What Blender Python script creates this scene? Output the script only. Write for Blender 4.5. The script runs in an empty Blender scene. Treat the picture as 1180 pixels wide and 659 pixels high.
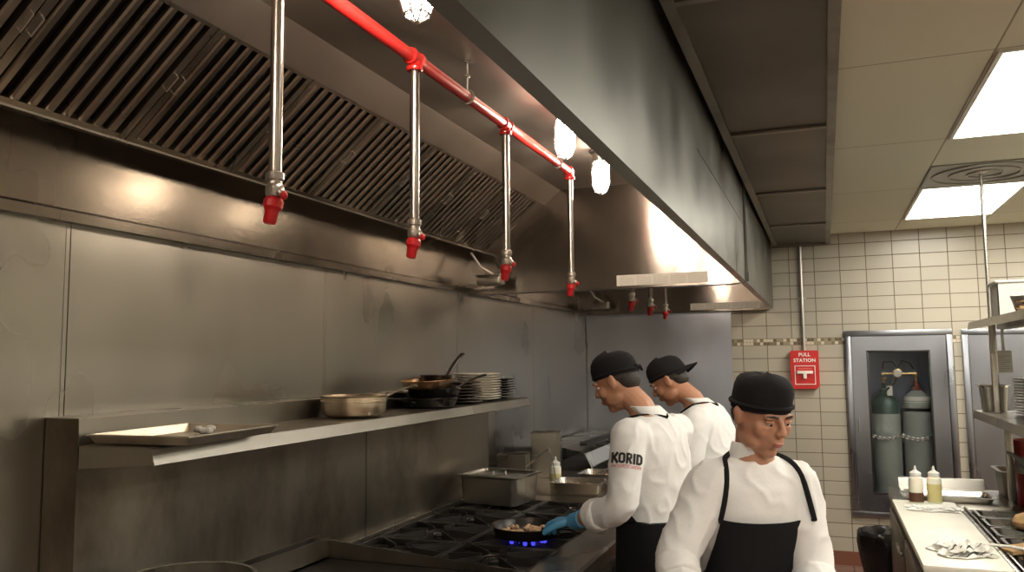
import bpy, bmesh, math, random
from mathutils import Vector, Matrix, noise
random.seed(7)
PI = math.pi
sc = bpy.context.scene
COL = sc.collection
V = Vector

# ------------------------------------------------------------------ materials
MATS = {}
def newmat(name):
    m = bpy.data.materials.new(name); m.use_nodes = True
    nt = m.node_tree; b = nt.nodes.get('Principled BSDF')
    MATS[name] = m
    return m, nt, b
def node(nt, t, **kw):
    n = nt.nodes.new(t)
    for k, v in kw.items():
        if k in n.inputs: n.inputs[k].default_value = v
        else: setattr(n, k, v)
    return n
def ramp(nt, src, stops):
    r = nt.nodes.new('ShaderNodeValToRGB')
    el = r.color_ramp.elements
    while len(el) < len(stops): el.new(0.5)
    for e, (p, c) in zip(el, stops):
        e.position = p; e.color = (*c, 1) if len(c) == 3 else c
    nt.links.new(src, r.inputs[0]); return r
def mapping(nt, scale=(1, 1, 1), loc=(0, 0, 0)):
    tc = nt.nodes.new('ShaderNodeTexCoord'); mp = nt.nodes.new('ShaderNodeMapping')
    mp.inputs['Scale'].default_value = scale; mp.inputs['Location'].default_value = loc
    nt.links.new(tc.outputs['Object'], mp.inputs[0]); return mp
def simple(name, col, rough=.5, metal=0, bump=0, bscale=40, var=0, vscale=6, emit=None, coat=0, spec=None):
    m, nt, b = newmat(name)
    b.inputs['Base Color'].default_value = (*col, 1)
    b.inputs['Roughness'].default_value = rough
    b.inputs['Metallic'].default_value = metal
    b.inputs['Coat Weight'].default_value = coat
    if spec is not None: b.inputs['Specular IOR Level'].default_value = spec
    if emit:
        b.inputs['Emission Color'].default_value = (*emit[0], 1)
        b.inputs['Emission Strength'].default_value = emit[1]
    if var:
        mp = mapping(nt); n = node(nt, 'ShaderNodeTexNoise', Scale=vscale, Detail=4.0)
        nt.links.new(mp.outputs[0], n.inputs['Vector'])
        r = ramp(nt, n.outputs[0], [(.3, tuple(max(0, c * (1 - var)) for c in col)), (.7, tuple(min(1, c * (1 + var)) for c in col))])
        nt.links.new(r.outputs[0], b.inputs['Base Color'])
    if bump:
        mp = mapping(nt); n = node(nt, 'ShaderNodeTexNoise', Scale=bscale, Detail=3.0)
        nt.links.new(mp.outputs[0], n.inputs['Vector'])
        bp = node(nt, 'ShaderNodeBump', Strength=bump, Distance=.01)
        nt.links.new(n.outputs[0], bp.inputs['Height']); nt.links.new(bp.outputs[0], b.inputs['Normal'])
    return m
def steel(name, col, rough, grain=(3, 3, 90), dirt=0, dirtcol=(.06, .035, .015), wave=.25, wscale=1.6, rvar=.12, aniso=None):
    """brushed sheet steel: grain bump, uneven sheet flatness, smeared roughness, optional greasy stains"""
    m, nt, b = newmat(name); L = nt.links
    b.inputs['Metallic'].default_value = 1
    mp = mapping(nt, grain)
    g = node(nt, 'ShaderNodeTexNoise', Scale=6.0, Detail=3.0); L.new(mp.outputs[0], g.inputs['Vector'])
    mp2 = mapping(nt, (1, 1, .55))
    w = node(nt, 'ShaderNodeTexNoise', Scale=wscale, Detail=0.0); L.new(mp2.outputs[0], w.inputs['Vector'])
    b1 = node(nt, 'ShaderNodeBump', Strength=.06, Distance=.002); L.new(g.outputs[0], b1.inputs['Height'])
    b2 = node(nt, 'ShaderNodeBump', Strength=wave, Distance=.03); L.new(w.outputs[0], b2.inputs['Height'])
    L.new(b1.outputs[0], b2.inputs['Normal']); L.new(b2.outputs[0], b.inputs['Normal'])
    s = node(nt, 'ShaderNodeTexNoise', Scale=2.6, Detail=2.0); L.new(mp2.outputs[0], s.inputs['Vector'])
    mr = node(nt, 'ShaderNodeMapRange'); mr.inputs['From Min'].default_value = .3; mr.inputs['From Max'].default_value = .7
    mr.inputs['To Min'].default_value = rough - rvar / 2; mr.inputs['To Max'].default_value = rough + rvar / 2
    L.new(s.outputs[0], mr.inputs[0]); L.new(mr.outputs[0], b.inputs['Roughness'])
    cr = ramp(nt, s.outputs[0], [(.3, tuple(c * .88 for c in col)), (.7, tuple(min(1, c * 1.08) for c in col))])
    last = cr.outputs[0]
    if aniso:
        cv = nt.nodes.new('ShaderNodeCombineXYZ')
        for i_ in range(3): cv.inputs[i_].default_value = aniso[i_]
        b.inputs['Anisotropic'].default_value = .85; L.new(cv.outputs[0], b.inputs['Tangent'])
    if dirt:
        mp3 = mapping(nt, (1.6, 1.6, .9))
        d = node(nt, 'ShaderNodeTexNoise', Scale=1.3, Detail=7.0, Roughness=.62); L.new(mp3.outputs[0], d.inputs['Vector'])
        dr = ramp(nt, d.outputs[0], [(.50, (0, 0, 0)), (.72, (dirt, dirt, dirt))])
        mx = nt.nodes.new('ShaderNodeMix'); mx.data_type = 'RGBA'
        L.new(dr.outputs[0], mx.inputs[0]); L.new(last, mx.inputs[6]); mx.inputs[7].default_value = (*dirtcol, 1)
        last = mx.outputs[2]
    L.new(last, b.inputs['Base Color'])
    return m

STEEL_WALL = steel('wall_sheet_steel', (.35, .332, .296), .31, wave=.16, wscale=1.1, rvar=.16)
STEEL_GUARD = steel('stained_shaded_guard_steel', (.25, .225, .185), .38, dirt=.75, wave=.1)  # base colour darkened for the shade below the shelf, plus rusty stains
STEEL_END = steel('hood_end_steel', (.36, .33, .30), .19, wave=.10, wscale=2.2, rvar=.05, aniso=(0, 0, 1))
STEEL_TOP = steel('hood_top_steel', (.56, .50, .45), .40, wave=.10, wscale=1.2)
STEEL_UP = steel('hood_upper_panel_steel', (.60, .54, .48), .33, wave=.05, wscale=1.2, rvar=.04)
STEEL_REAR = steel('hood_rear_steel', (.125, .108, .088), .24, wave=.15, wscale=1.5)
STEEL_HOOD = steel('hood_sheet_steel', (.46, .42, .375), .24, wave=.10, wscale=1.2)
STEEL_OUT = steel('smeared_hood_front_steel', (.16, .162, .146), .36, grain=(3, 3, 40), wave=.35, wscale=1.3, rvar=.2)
STEEL = steel('brushed_steel', (.45, .43, .385), .28, wave=.04)
STEEL_SHELF = steel('shelf_steel', (.28, .265, .235), .33, wave=.04)
STEEL_DARK = steel('grimy_steel', (.26, .235, .2), .36, dirt=.7, dirtcol=(.05, .03, .015), wave=.1)
STEEL_BAFFLE = steel('filter_steel', (.42, .375, .315), .27, dirt=.25, dirtcol=(.14, .10, .05), wave=.05)
STEEL_CAB = steel('cabinet_steel', (.31, .325, .36), .3, wave=.06, wscale=2.5)
STEEL_BACK = steel('back_wall_sheet_steel', (.50, .55, .65), .33, wave=.04)
BLACKGAP = simple('hood_interior_dark', (.012, .010, .008), .7)  # black colour stands in for the dark inside of the hood
PIPE = simple('bare_pipe_steel', (.62, .59, .55), .25, 1)
CHROME = simple('cast_fitting_metal', (.55, .52, .48), .35, 1, bump=.2, bscale=80)
RED = simple('red_pipe_paint', (.62, .018, .015), .32, coat=.4, bump=.06, bscale=60)
REDCAP = simple('red_rubber_cap', (.60, .012, .018), .38)
IRON = simple('black_cast_iron', (.018, .016, .014), .33, bump=.35, bscale=120, var=.4)
ENAMEL = simple('black_range_top', (.008, .007, .006), .6, bump=.1, bscale=30)
CARBON = simple('seasoned_black_steel', (.03, .027, .025), .3, .6, bump=.1)
BROWNPAN = simple('heat_browned_steel', (.34, .22, .13), .35, 1, var=.5, vscale=14)
USEDPAN = simple('worn_pan_steel', (.60, .52, .40), .3, 1, var=.25, vscale=12)
TRAYM = simple('worn_aluminium', (.60, .56, .48), .38, 1, var=.15, vscale=10)
PLATEW = simple('white_china', (.80, .76, .66), .15, coat=.3)
PLATEB = simple('black_china', (.018, .02, .022), .2, coat=.3)
PLATED = simple('dark_iron_platter', (.06, .042, .034), .3)
PLATEG = simple('grey_china', (.50, .48, .44), .3)
WHITEPL = simple('white_plastic', (.74, .74, .68), .35)
BOARD = simple('cutting_board_plastic', (.82, .80, .70), .42, var=.06, vscale=5)
CLOTH = simple('white_jacket_cloth', (.80, .80, .79), .85, bump=.08, bscale=90)
CLOTH.node_tree.nodes['Principled BSDF'].inputs['Sheen Weight'].default_value = .2
TOWEL = simple('towel_cloth', (.80, .79, .74), .95, bump=.3, bscale=300)
TOWELSTR = simple('towel_stripe', (.05, .07, .06), .95)
BLACKCLOTH = simple('black_apron_cloth', (.012, .012, .014), .85, bump=.1, bscale=90)
BLACKCLOTH.node_tree.nodes['Principled BSDF'].inputs['Specular IOR Level'].default_value = .15
GREYCLOTH = simple('dark_trouser_cloth', (.03, .03, .035), .9)
def skinmat(name, col):
    m = simple(name, col, .5, var=.1, vscale=18, bump=.04, bscale=200)
    b = m.node_tree.nodes['Principled BSDF']
    b.inputs['Subsurface Weight'].default_value = .12
    b.inputs['Subsurface Radius'].default_value = (.02, .008, .004)
    b.inputs['Subsurface Scale'].default_value = .3
    return m
SKIN = skinmat('skin_tan', (.50, .25, .15)); SKIN2 = skinmat('skin_warm', (.46, .22, .13)); SKIN3 = skinmat('skin_brown', (.46, .235, .15))
LIP = simple('lip_skin', (.36, .12, .09), .45)
HAIR = simple('dark_hair', (.018, .012, .009), .55, bump=.5, bscale=150)
EYE = simple('eye_white', (.7, .68, .64), .15); IRIS = simple('brown_iris', (.03, .015, .008), .1)
GLOVE = simple('blue_nitrile', (.10, .34, .60), .42, bump=.15, bscale=70)
SHOE = simple('black_shoe_leather', (.015, .015, .015), .35)
BLACKPL = simple('black_plastic', (.02, .02, .02), .3)
BAG = simple('black_bin_liner', (.012, .012, .013), .22, bump=.6, bscale=25)
REDPL = simple('red_paint', (.56, .02, .02), .35)
INKBLACK = simple('black_print', (.006, .006, .007), .6); INKRED = simple('red_print', (.55, .05, .06), .6)
INKWHITE = simple('white_print', (.85, .80, .74), .5); INKGREY = simple('grey_print', (.42, .40, .36), .6)
LABELM = simple('label_plastic', (.74, .70, .62), .45)
PAPER = simple('paper_sheet', (.80, .78, .72), .8)
WOOD = simple('bamboo', (.55, .38, .2), .6, var=.3, vscale=20)
BREAD = simple('toasted_bread', (.62, .40, .19), .8, var=.3, vscale=16, bump=.3, bscale=70)
FOOD = simple('cooking_chicken', (.72, .48, .30), .45, var=.35, vscale=60, bump=.6, bscale=120)
SAUCE = simple('yellow_sauce', (.62, .55, .25), .35); DARKSAUCE = simple('dark_sauce', (.10, .045, .025), .3)
CYLGREY = simple('grey_cylinder_paint', (.37, .40, .365), .38, var=.08); CYLGREEN = simple('dark_green_paint', (.012, .045, .035), .35)
BRASS = simple('brass', (.55, .38, .16), .3, 1); REDBROWN = simple('red_brown_collar', (.20, .05, .03), .45)
CABIN = simple('cabinet_interior', (.17, .20, .28), .5)
HOSE = simple('black_hose', (.02, .02, .02), .5)
GRATEGREY = simple('grey_vent_metal', (.30, .29, .26), .4, .6)
PLASTER = simple('beige_wall_paint', (.60, .56, .47), .8)
QUARRY = simple('quarry_tile', (.20, .075, .045), .5)
LAMP = simple('lamp_globe_glow', (1, .9, .75), .4, emit=((1, .82, .64), 230))
DIFF = simple('troffer_diffuser_glow', (1, 1, 1), .5, emit=((1, .94, .82), 19))
FLAME, nt_, b_ = newmat('blue_gas_flame')
b_.inputs['Base Color'].default_value = (.02, .03, .3, 1); b_.inputs['Alpha'].default_value = .75
b_.inputs['Emission Color'].default_value = (.08, .08, 1, 1); b_.inputs['Emission Strength'].default_value = 1.0
GLASS, nt_, b_ = newmat('clear_glass')
b_.inputs['Base Color'].default_value = (.92, .95, .97, 1); b_.inputs['Roughness'].default_value = .02
b_.inputs['Transmission Weight'].default_value = 1; b_.inputs['IOR'].default_value = 1.3
BOTTLE, nt_, b_ = newmat('squeeze_bottle_plastic')
b_.inputs['Base Color'].default_value = (.86, .84, .70, 1); b_.inputs['Roughness'].default_value = .3
b_.inputs['Subsurface Weight'].default_value = .3; b_.inputs['Subsurface Scale'].default_value = .02

def brickmat(name, loc, w, h, c1, c2, mortar, ms, swap='XZ', rough=.28, bumpd=.002):
    m, nt, b = newmat(name); L = nt.links
    tc = nt.nodes.new('ShaderNodeTexCoord'); sp = nt.nodes.new('ShaderNodeSeparateXYZ'); cb = nt.nodes.new('ShaderNodeCombineXYZ')
    L.new(tc.outputs['Object'], sp.inputs[0]); L.new(sp.outputs[swap[0]], cb.inputs[0]); L.new(sp.outputs[swap[1]], cb.inputs[1])
    mp = nt.nodes.new('ShaderNodeMapping'); mp.inputs['Location'].default_value = (*loc, 0); L.new(cb.outputs[0], mp.inputs[0])
    br = node(nt, 'ShaderNodeTexBrick', Scale=1.0); br.offset = 0; br.squash = 1
    br.inputs['Brick Width'].default_value = w; br.inputs['Row Height'].default_value = h
    br.inputs['Mortar Size'].default_value = ms; br.inputs['Mortar Smooth'].default_value = .3
    br.inputs['Color1'].default_value = (*c1, 1); br.inputs['Color2'].default_value = (*c2, 1); br.inputs['Mortar'].default_value = (*mortar, 1)
    L.new(mp.outputs[0], br.inputs[0])
    L.new(br.outputs[0], b.inputs['Base Color'])
    mr = node(nt, 'ShaderNodeMapRange'); mr.inputs['To Min'].default_value = rough; mr.inputs['To Max'].default_value = .8
    L.new(br.outputs[1], mr.inputs[0]); L.new(mr.outputs[0], b.inputs['Roughness'])
    bp = node(nt, 'ShaderNodeBump', Strength=.6, Distance=bumpd); bp.invert = True
    L.new(br.outputs[1], bp.inputs['Height']); L.new(bp.outputs[0], b.inputs['Normal'])
    return m, nt, b, br
TW, TH = .204, .1135
TILE_UP, *_ = brickmat('cream_wall_tile_upper', (.050 + 20 * TW, -1.866 + 40 * TH), TW, TH, (.415, .382, .308), (.455, .418, .338), (.14, .105, .07), .0035)
TILE_LO, *_ = brickmat('cream_wall_tile_lower', (.050 + 20 * TW, -1.811 + 40 * TH), TW, TH, (.415, .382, .308), (.455, .418, .338), (.14, .105, .07), .0035)
CEIL, *_ = brickmat('ceiling_panels', (-.595 + 12.2, -3.11 + 24.4), .61, 1.22, (.79, .785, .64), (.81, .805, .66), (.36, .33, .24), .004, 'XY', .8, .003)
FLOORM, *_ = brickmat('red_quarry_floor', (0, 0), .152, .152, (.21, .12, .09), (.18, .10, .08), (.09, .06, .05), .005, 'XY', .4)
MOSAIC, nt_, b_, br_ = brickmat('mosaic_border', (.050 + 20 * .0275, -1.811), .0275, .0275, (.70, .64, .52), (.12, .09, .05), (.30, .25, .18), .0018)
# random stone colours per mosaic chip
tc = nt_.nodes.new('ShaderNodeTexCoord'); sn = nt_.nodes.new('ShaderNodeVectorMath'); sn.operation = 'SNAP'; sn.inputs[1].default_value = (.0275, 9, .0275)
ad = nt_.nodes.new('ShaderNodeVectorMath'); ad.operation = 'ADD'; ad.inputs[1].default_value = (.050, 0, -1.811)
wn = nt_.nodes.new('ShaderNodeTexWhiteNoise'); nt_.links.new(tc.outputs['Object'], ad.inputs[0]); nt_.links.new(ad.outputs[0], sn.inputs[0]); nt_.links.new(sn.outputs[0], wn.inputs[0])
rr = ramp(nt_, wn.outputs[0], [(0, (.62, .56, .44)), (.35, (.20, .16, .09)), (.6, (.30, .27, .17)), (.85, (.13, .10, .06))]); rr.color_ramp.interpolation = 'CONSTANT'
mx = nt_.nodes.new('ShaderNodeMix'); mx.data_type = 'RGBA'
nt_.links.new(br_.outputs[1], mx.inputs[0]); nt_.links.new(rr.outputs[0], mx.inputs[6]); mx.inputs[7].default_value = (.32, .27, .20, 1); nt_.links.new(mx.outputs[2], b_.inputs['Base Color'])
# perforated plenum sheet
PERF, nt_, b_ = newmat('perforated_steel')
b_.inputs['Metallic'].default_value = .9; b_.inputs['Roughness'].default_value = .42
mp_ = mapping(nt_, (160, 160, 160)); vo = nt_.nodes.new('ShaderNodeTexVoronoi'); vo.inputs['Randomness'].default_value = 0; nt_.links.new(mp_.outputs[0], vo.inputs[0])
mp_2 = mapping(nt_, (1, 1, 1)); no_ = node(nt_, 'ShaderNodeTexNoise', Scale=2.0, Detail=4.0); nt_.links.new(mp_2.outputs[0], no_.inputs[0])
r1 = ramp(nt_, vo.outputs[0], [(.28, (0, 0, 0)), (.36, (1, 1, 1))]); r2 = ramp(nt_, no_.outputs[0], [(.35, (.11, .095, .075)), (.7, (.165, .15, .125))])
mx = nt_.nodes.new('ShaderNodeMix'); mx.data_type = 'RGBA'; nt_.links.new(r1.outputs[0], mx.inputs[0]); mx.inputs[6].default_value = (.02, .018, .015, 1); nt_.links.new(r2.outputs[0], mx.inputs[7]); nt_.links.new(mx.outputs[2], b_.inputs['Base Color'])

# ------------------------------------------------------------------ mesh building
class MB:
    def __init__(s): s.v = []; s.f = []
    def add(s, vs, fs, M=None):
        o = len(s.v)
        s.v += [tuple(M @ V(p)) if M else tuple(p) for p in vs]
        s.f += [tuple(i + o for i in f) for f in fs]; return s
    def box(s, p0, p1, M=None, bev=0):
        x0, y0, z0 = p0; x1, y1, z1 = p1
        x0, x1 = min(x0, x1), max(x0, x1); y0, y1 = min(y0, y1), max(y0, y1); z0, z1 = min(z0, z1), max(z0, z1)
        if bev:
            b = min(bev, (x1-x0)/2.01, (y1-y0)/2.01, (z1-z0)/2.01)
            bm = bmesh.new(); bmesh.ops.create_cube(bm, size=1)
            for q in bm.verts: q.co = V(((x0+x1)/2 + q.co.x*(x1-x0), (y0+y1)/2 + q.co.y*(y1-y0), (z0+z1)/2 + q.co.z*(z1-z0)))
            bmesh.ops.bevel(bm, geom=bm.edges[:], offset=b, segments=2, affect='EDGES', profile=.5)
            bm.verts.index_update()
            r = s.add([q.co[:] for q in bm.verts], [[q.index for q in f.verts] for f in bm.faces], M); bm.free(); return r
        return s.add([(x0,y0,z0),(x1,y0,z0),(x1,y1,z0),(x0,y1,z0),(x0,y0,z1),(x1,y0,z1),(x1,y1,z1),(x0,y1,z1)],
                     [(0,3,2,1),(4,5,6,7),(0,1,5,4),(1,2,6,5),(2,3,7,6),(3,0,4,7)], M)
    def prism(s, poly, y0, y1, M=None, axis='y'):
        """poly of (a,b) extruded; axis y: (x,z); axis x: (y,z); axis z: (x,y)"""
        def P(a, b, t): return {'y': (a, t, b), 'x': (t, a, b), 'z': (a, b, t)}[axis]
        n = len(poly); vs = [P(a, b, y0) for a, b in poly] + [P(a, b, y1) for a, b in poly]
        fs = [tuple(range(n)), tuple(range(2*n-1, n-1, -1))] + [(i, i+n, (i+1) % n + n, (i+1) % n) for i in range(n)]
        return s.add(vs, fs, M)
    def sheet(s, pts, y0, y1, t, M=None, axis='y'):
        """bent sheet: polyline given a thickness, extruded"""
        n = len(pts); off = []
        for i in range(n):
            d = V((0, 0))
            for a, b in ((i-1, i), (i, i+1)):
                if a >= 0 and b < n:
                    e = (V(pts[b]) - V(pts[a])).normalized(); d += V((-e.y, e.x))
            d.normalize(); off.append((pts[i][0] + d.x*t, pts[i][1] + d.y*t))
        for i in range(n-1):
            s.prism([pts[i], pts[i+1], off[i+1], off[i]], y0, y1, M, axis)
        return s
    def lathe(s, prof, seg=24, M=None, closed=True):
        vs = []; fs = []; n = len(prof)
        for r, z in prof:
            for k in range(seg): a = 2*PI*k/seg; vs.append((r*math.cos(a), r*math.sin(a), z))
        for i in range(n-1):
            for k in range(seg): fs.append((i*seg+k, i*seg+(k+1) % seg, (i+1)*seg+(k+1) % seg, (i+1)*seg+k))
        if closed:
            if prof[0][0] > 0: fs.append(tuple(range(seg-1, -1, -1)))
            if prof[-1][0] > 0: fs.append(tuple((n-1)*seg+k for k in range(seg)))
        return s.add(vs, fs, M)
    def loft(s, rings):
        n = len(rings[0]); vs = [p for r in rings for p in r]; fs = []
        for i in range(len(rings)-1):
            for k in range(n): fs.append((i*n+k, i*n+(k+1) % n, (i+1)*n+(k+1) % n, (i+1)*n+k))
        fs.append(tuple(range(n-1, -1, -1))); fs.append(tuple((len(rings)-1)*n+k for k in range(n)))
        return s.add(vs, fs)
    def tube(s, pts, r, seg=10, flat=1.0, closed=False, up=None):
        pts = [V(p) for p in pts]; n = len(pts); rs = r if isinstance(r, (list, tuple)) else [r]*n
        rings = []; u = None
        for i, p in enumerate(pts):
            if closed: t = pts[(i+1) % n] - pts[i-1]
            else: t = pts[min(i+1, n-1)] - pts[max(i-1, 0)]
            t.normalize()
            if u is None:
                a = V(up) if up else (V((0, 0, 1)) if abs(t.z) < .9 else V((1, 0, 0)))
                u = (a - t*a.dot(t)).normalized()
            else: u = (u - t*u.dot(t)).normalized()
            w = t.cross(u)
            rings.append([p + (u*math.cos(2*PI*k/seg)*flat + w*math.sin(2*PI*k/seg))*rs[i] for k in range(seg)])
        if closed:
            m = len(rings); vs = [q for R_ in rings for q in R_]
            fs = [(i*seg+k, i*seg+(k+1) % seg, ((i+1) % m)*seg+(k+1) % seg, ((i+1) % m)*seg+k) for i in range(m) for k in range(seg)]
            return s.add(vs, fs)
        return s.loft(rings)
    def cyl(s, a, b, r, r2=None, seg=16): return s.tube([a, b], [r, r if r2 is None else r2], seg)
    def ball(s, c, r, M=None, seg=16, rings=10):
        r = r if isinstance(r, (tuple, list)) else (r, r, r)
        vs = [(c[0], c[1], c[2]-r[2])]; fs = []
        for i in range(1, rings):
            th = -PI/2 + PI*i/rings
            for k in range(seg):
                a = 2*PI*k/seg; vs.append((c[0]+r[0]*math.cos(th)*math.cos(a), c[1]+r[1]*math.cos(th)*math.sin(a), c[2]+r[2]*math.sin(th)))
        vs.append((c[0], c[1], c[2]+r[2])); L = len(vs)-1
        for k in range(seg):
            fs.append((0, 1+(k+1) % seg, 1+k)); fs.append((L, L-seg+k, L-seg+(k+1) % seg))
        for i in range(rings-2):
            for k in range(seg): fs.append((1+i*seg+k, 1+i*seg+(k+1) % seg, 1+(i+1)*seg+(k+1) % seg, 1+(i+1)*seg+k))
        return s.add(vs, fs, M)
    def build(s, name, mat, parent=None, smooth=30, label=None):
        off = wloc(parent)
        me = bpy.data.meshes.new(name)
        me.from_pydata([tuple(V(p) - off) for p in s.v], [], s.f)
        bm = bmesh.new(); bm.from_mesh(me); bmesh.ops.recalc_face_normals(bm, faces=bm.faces); bm.to_mesh(me); bm.free()
        if smooth:
            me.polygons.foreach_set('use_smooth', [True]*len(me.polygons))
            if smooth < 180: me.set_sharp_from_angle(angle=math.radians(smooth))
        me.materials.append(mat)
        o = bpy.data.objects.new(name, me); COL.objects.link(o)
        if parent: o.parent = parent
        if label: o['label'] = label
        return o
def wloc(o):
    r = V((0, 0, 0))
    while o: r += o.location; o = o.parent
    return r
def tag(o, label, cat, group=None, kind=None):
    if label: o['label'] = label
    if cat: o['category'] = cat
    if group: o['group'] = group
    if kind: o['kind'] = kind
    return o
def thing(name, label, cat, loc=(0, 0, 0), group=None):
    o = bpy.data.objects.new(name, None); COL.objects.link(o); o.location = loc; o.empty_display_size = .05
    return tag(o, label, cat, group)
def struct(name, mb, mat, label=None, smooth=30):
    o = mb.build(name, mat, smooth=smooth); o['kind'] = 'structure'
    if label: o['label'] = label
    return o
def one(name, mb, mat, label, cat, group=None, smooth=30, loc=None):
    """single-mesh thing, origin moved to loc"""
    o = mb.build(name, mat, smooth=smooth)
    if loc:
        for q in o.data.vertices: q.co -= V(loc)
        o.location = loc
    return tag(o, label, cat, group)
def dup(root, loc, rotz=None, label=None, scale=None):
    r = root.copy(); COL.objects.link(r); r.location = loc
    if rotz is not None: r.rotation_euler = (r.rotation_euler[0], r.rotation_euler[1], rotz)
    if label: r['label'] = label
    for ch in list(root.children):
        c = ch.copy(); COL.objects.link(c); c.parent = r
        for g in ch.children:
            d = g.copy(); COL.objects.link(d); d.parent = c
    return r
def Tm(loc=(0, 0, 0), rz=0, rx=0, ry=0):
    return Matrix.Translation(loc) @ Matrix.Rotation(rz, 4, 'Z') @ Matrix.Rotation(ry, 4, 'Y') @ Matrix.Rotation(rx, 4, 'X')
def textmesh(body, size, bold=0.0, sx=1.0, ext=.0006, cuts=0):
    cu = bpy.data.curves.new('lettering', 'FONT'); cu.body = body; cu.size = size; cu.offset = bold; cu.extrude = ext
    cu.align_x = 'CENTER'; cu.align_y = 'CENTER'; cu.space_character = 1.08
    o = bpy.data.objects.new('lettering', cu); COL.objects.link(o)
    bpy.context.view_layer.update()
    dg = bpy.context.evaluated_depsgraph_get(); me = o.evaluated_get(dg).to_mesh()
    if cuts:
        bm = bmesh.new(); bm.from_mesh(me); bmesh.ops.triangulate(bm, faces=bm.faces)
        for _ in range(cuts):
            ed = [e for e in bm.edges if e.calc_length() > .004]
            if ed: bmesh.ops.subdivide_edges(bm, edges=ed, cuts=1); bmesh.ops.triangulate(bm, faces=bm.faces)
        bm.verts.index_update(); mb = MB(); mb.v = [(q.co.x*sx, q.co.y, q.co.z) for q in bm.verts]; mb.f = [tuple(q.index for q in p.verts) for p in bm.faces]
        bm.free(); o.evaluated_get(dg).to_mesh_clear(); bpy.data.objects.remove(o); bpy.data.curves.remove(cu)
        return mb
    mb = MB(); mb.v = [(q.co.x*sx, q.co.y, q.co.z) for q in me.vertices]; mb.f = [tuple(p.vertices) for p in me.polygons]
    o.evaluated_get(dg).to_mesh_clear(); bpy.data.objects.remove(o); bpy.data.curves.remove(cu)
    return mb

# ------------------------------------------------------------------ dimensions
WX = -2.08; BY = 7.35; CZ = 2.75; HB = 2.12; HX = -.395

# ------------------------------------------------------------------ room
struct('floor', MB().box((-2.4, -2.6, -.1), (3.2, 7.9, 0)), FLOORM)
struct('ceiling', MB().box((-2.4, -2.6, CZ), (3.2, 7.9, CZ + .1)), CEIL)
struct('wall_left', MB().box((-2.2, -2.6, 0), (WX - .012, 7.4, CZ)), PLASTER)
struct('wall_right', MB().box((3.0, -2.6, 0), (3.1, 7.4, CZ)), PLASTER)
struct('wall_front', MB().box((-2.2, -2.6, 0), (3.1, -2.5, CZ)), PLASTER)
# tiled end wall, upper and lower courses, with the opening for the recessed cabinet
CX0, CX1, CZ0, CZ1 = .20, .93, .44, 1.885
struct('wall_back', MB().box((WX-.1, BY, 1.866), (CX0, BY+.1, CZ)).box((CX1, BY, 1.866), (3.1, BY+.1, CZ)).box((CX0, BY, CZ1), (CX1, BY+.1, CZ)), TILE_UP)
struct('wall_back', MB().box((WX-.1, BY, .11), (CX0, BY+.1, 1.811)).box((CX1, BY, .11), (3.1, BY+.1, 1.811)).box((CX0, BY, .11), (CX1, BY+.1, CZ0)), TILE_LO)
struct('trim_1', MB().box((WX-.1, BY-.002, 1.811), (CX0-.01, BY+.1, 1.866)).box((CX1+.01, BY-.002, 1.811), (3.1, BY+.1, 1.866)), MOSAIC)
struct('baseboard_back', MB().box((-.7, BY-.012, 0), (3.0, BY+.1, .11)), QUARRY)
# steel cladding of the cooking-line wall: one sheet between each pair of seams
seams = [-2.5, -1.0, .38, 1.75, 3.075, 4.48, 5.86, 7.33]
for a, b in zip(seams[:-1], seams[1:]):
    m = MB().box((WX-.012, a+.002, 0), (WX, b-.002, 2.125))
    m.box((WX, b-.016, 0), (WX+.0015, b-.003, 2.12))
    struct('trim_2', m, STEEL_WALL)
struct('trim_3', MB().box((WX+.005, BY-.012, 0), (-.775, BY-.002, 2.118)).box((-.775, BY-.016, 0), (-.755, BY-.001, 2.118)), STEEL_BACK)

# ------------------------------------------------------------------ hoods
HT = 2.743
def hood(y0, y1, label):
    t = thing('exhaust_hood', label, 'exhaust hood', (-1.2, y0, HB))
    e = .02
    # lower back flange and back panel
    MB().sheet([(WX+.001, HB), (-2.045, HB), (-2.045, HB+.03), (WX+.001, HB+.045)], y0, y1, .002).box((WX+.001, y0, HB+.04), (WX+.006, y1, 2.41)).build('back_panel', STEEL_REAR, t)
    MB().sheet([(WX+.006, 2.405), (-1.95, 2.367), (-1.928, 2.364), (-1.926, 2.370)], y0+e, y1-e, .002).build('grease_gutter', STEEL_HOOD, t)
    MB().sheet([(-1.590, 2.668), (-1.574, 2.656), (-1.472, 2.742)], y0+e, y1-e, .003).build('upper_panel', STEEL_UP, t)
    MB().box((WX+.006, y0+e, 2.742), (HX-.02, y1-e, 2.747)).build('top_panel', STEEL_TOP, t)
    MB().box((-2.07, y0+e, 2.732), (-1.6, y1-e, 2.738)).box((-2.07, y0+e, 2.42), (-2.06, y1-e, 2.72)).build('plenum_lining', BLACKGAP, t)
    # front panel with its return lip
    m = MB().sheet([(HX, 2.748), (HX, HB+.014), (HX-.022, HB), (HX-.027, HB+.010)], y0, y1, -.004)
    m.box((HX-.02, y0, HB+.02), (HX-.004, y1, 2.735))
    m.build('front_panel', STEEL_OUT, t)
    for ya, yb, s in ((y0, y0+e, 1), (y1-e, y1, -1)):
        m = MB().box((WX+.006, ya, HB+.004), (HX-.028, yb, 2.742))
        m.box((WX+.04, ya - (.014 if s < 0 else 0), HB), (HX-.06, yb + (.014 if s > 0 else 0), HB+.012))
        m.build('end_panel', STEEL_END, t)
    # seam strips on the outside at the joint
    return t
hoodA = hood(-.7, 4.69, 'long stainless exhaust hood over the cooking line, nearest the camera')
hoodB = hood(4.72, 7.33, 'stainless exhaust hood at the end of the line against the back wall')
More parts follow.
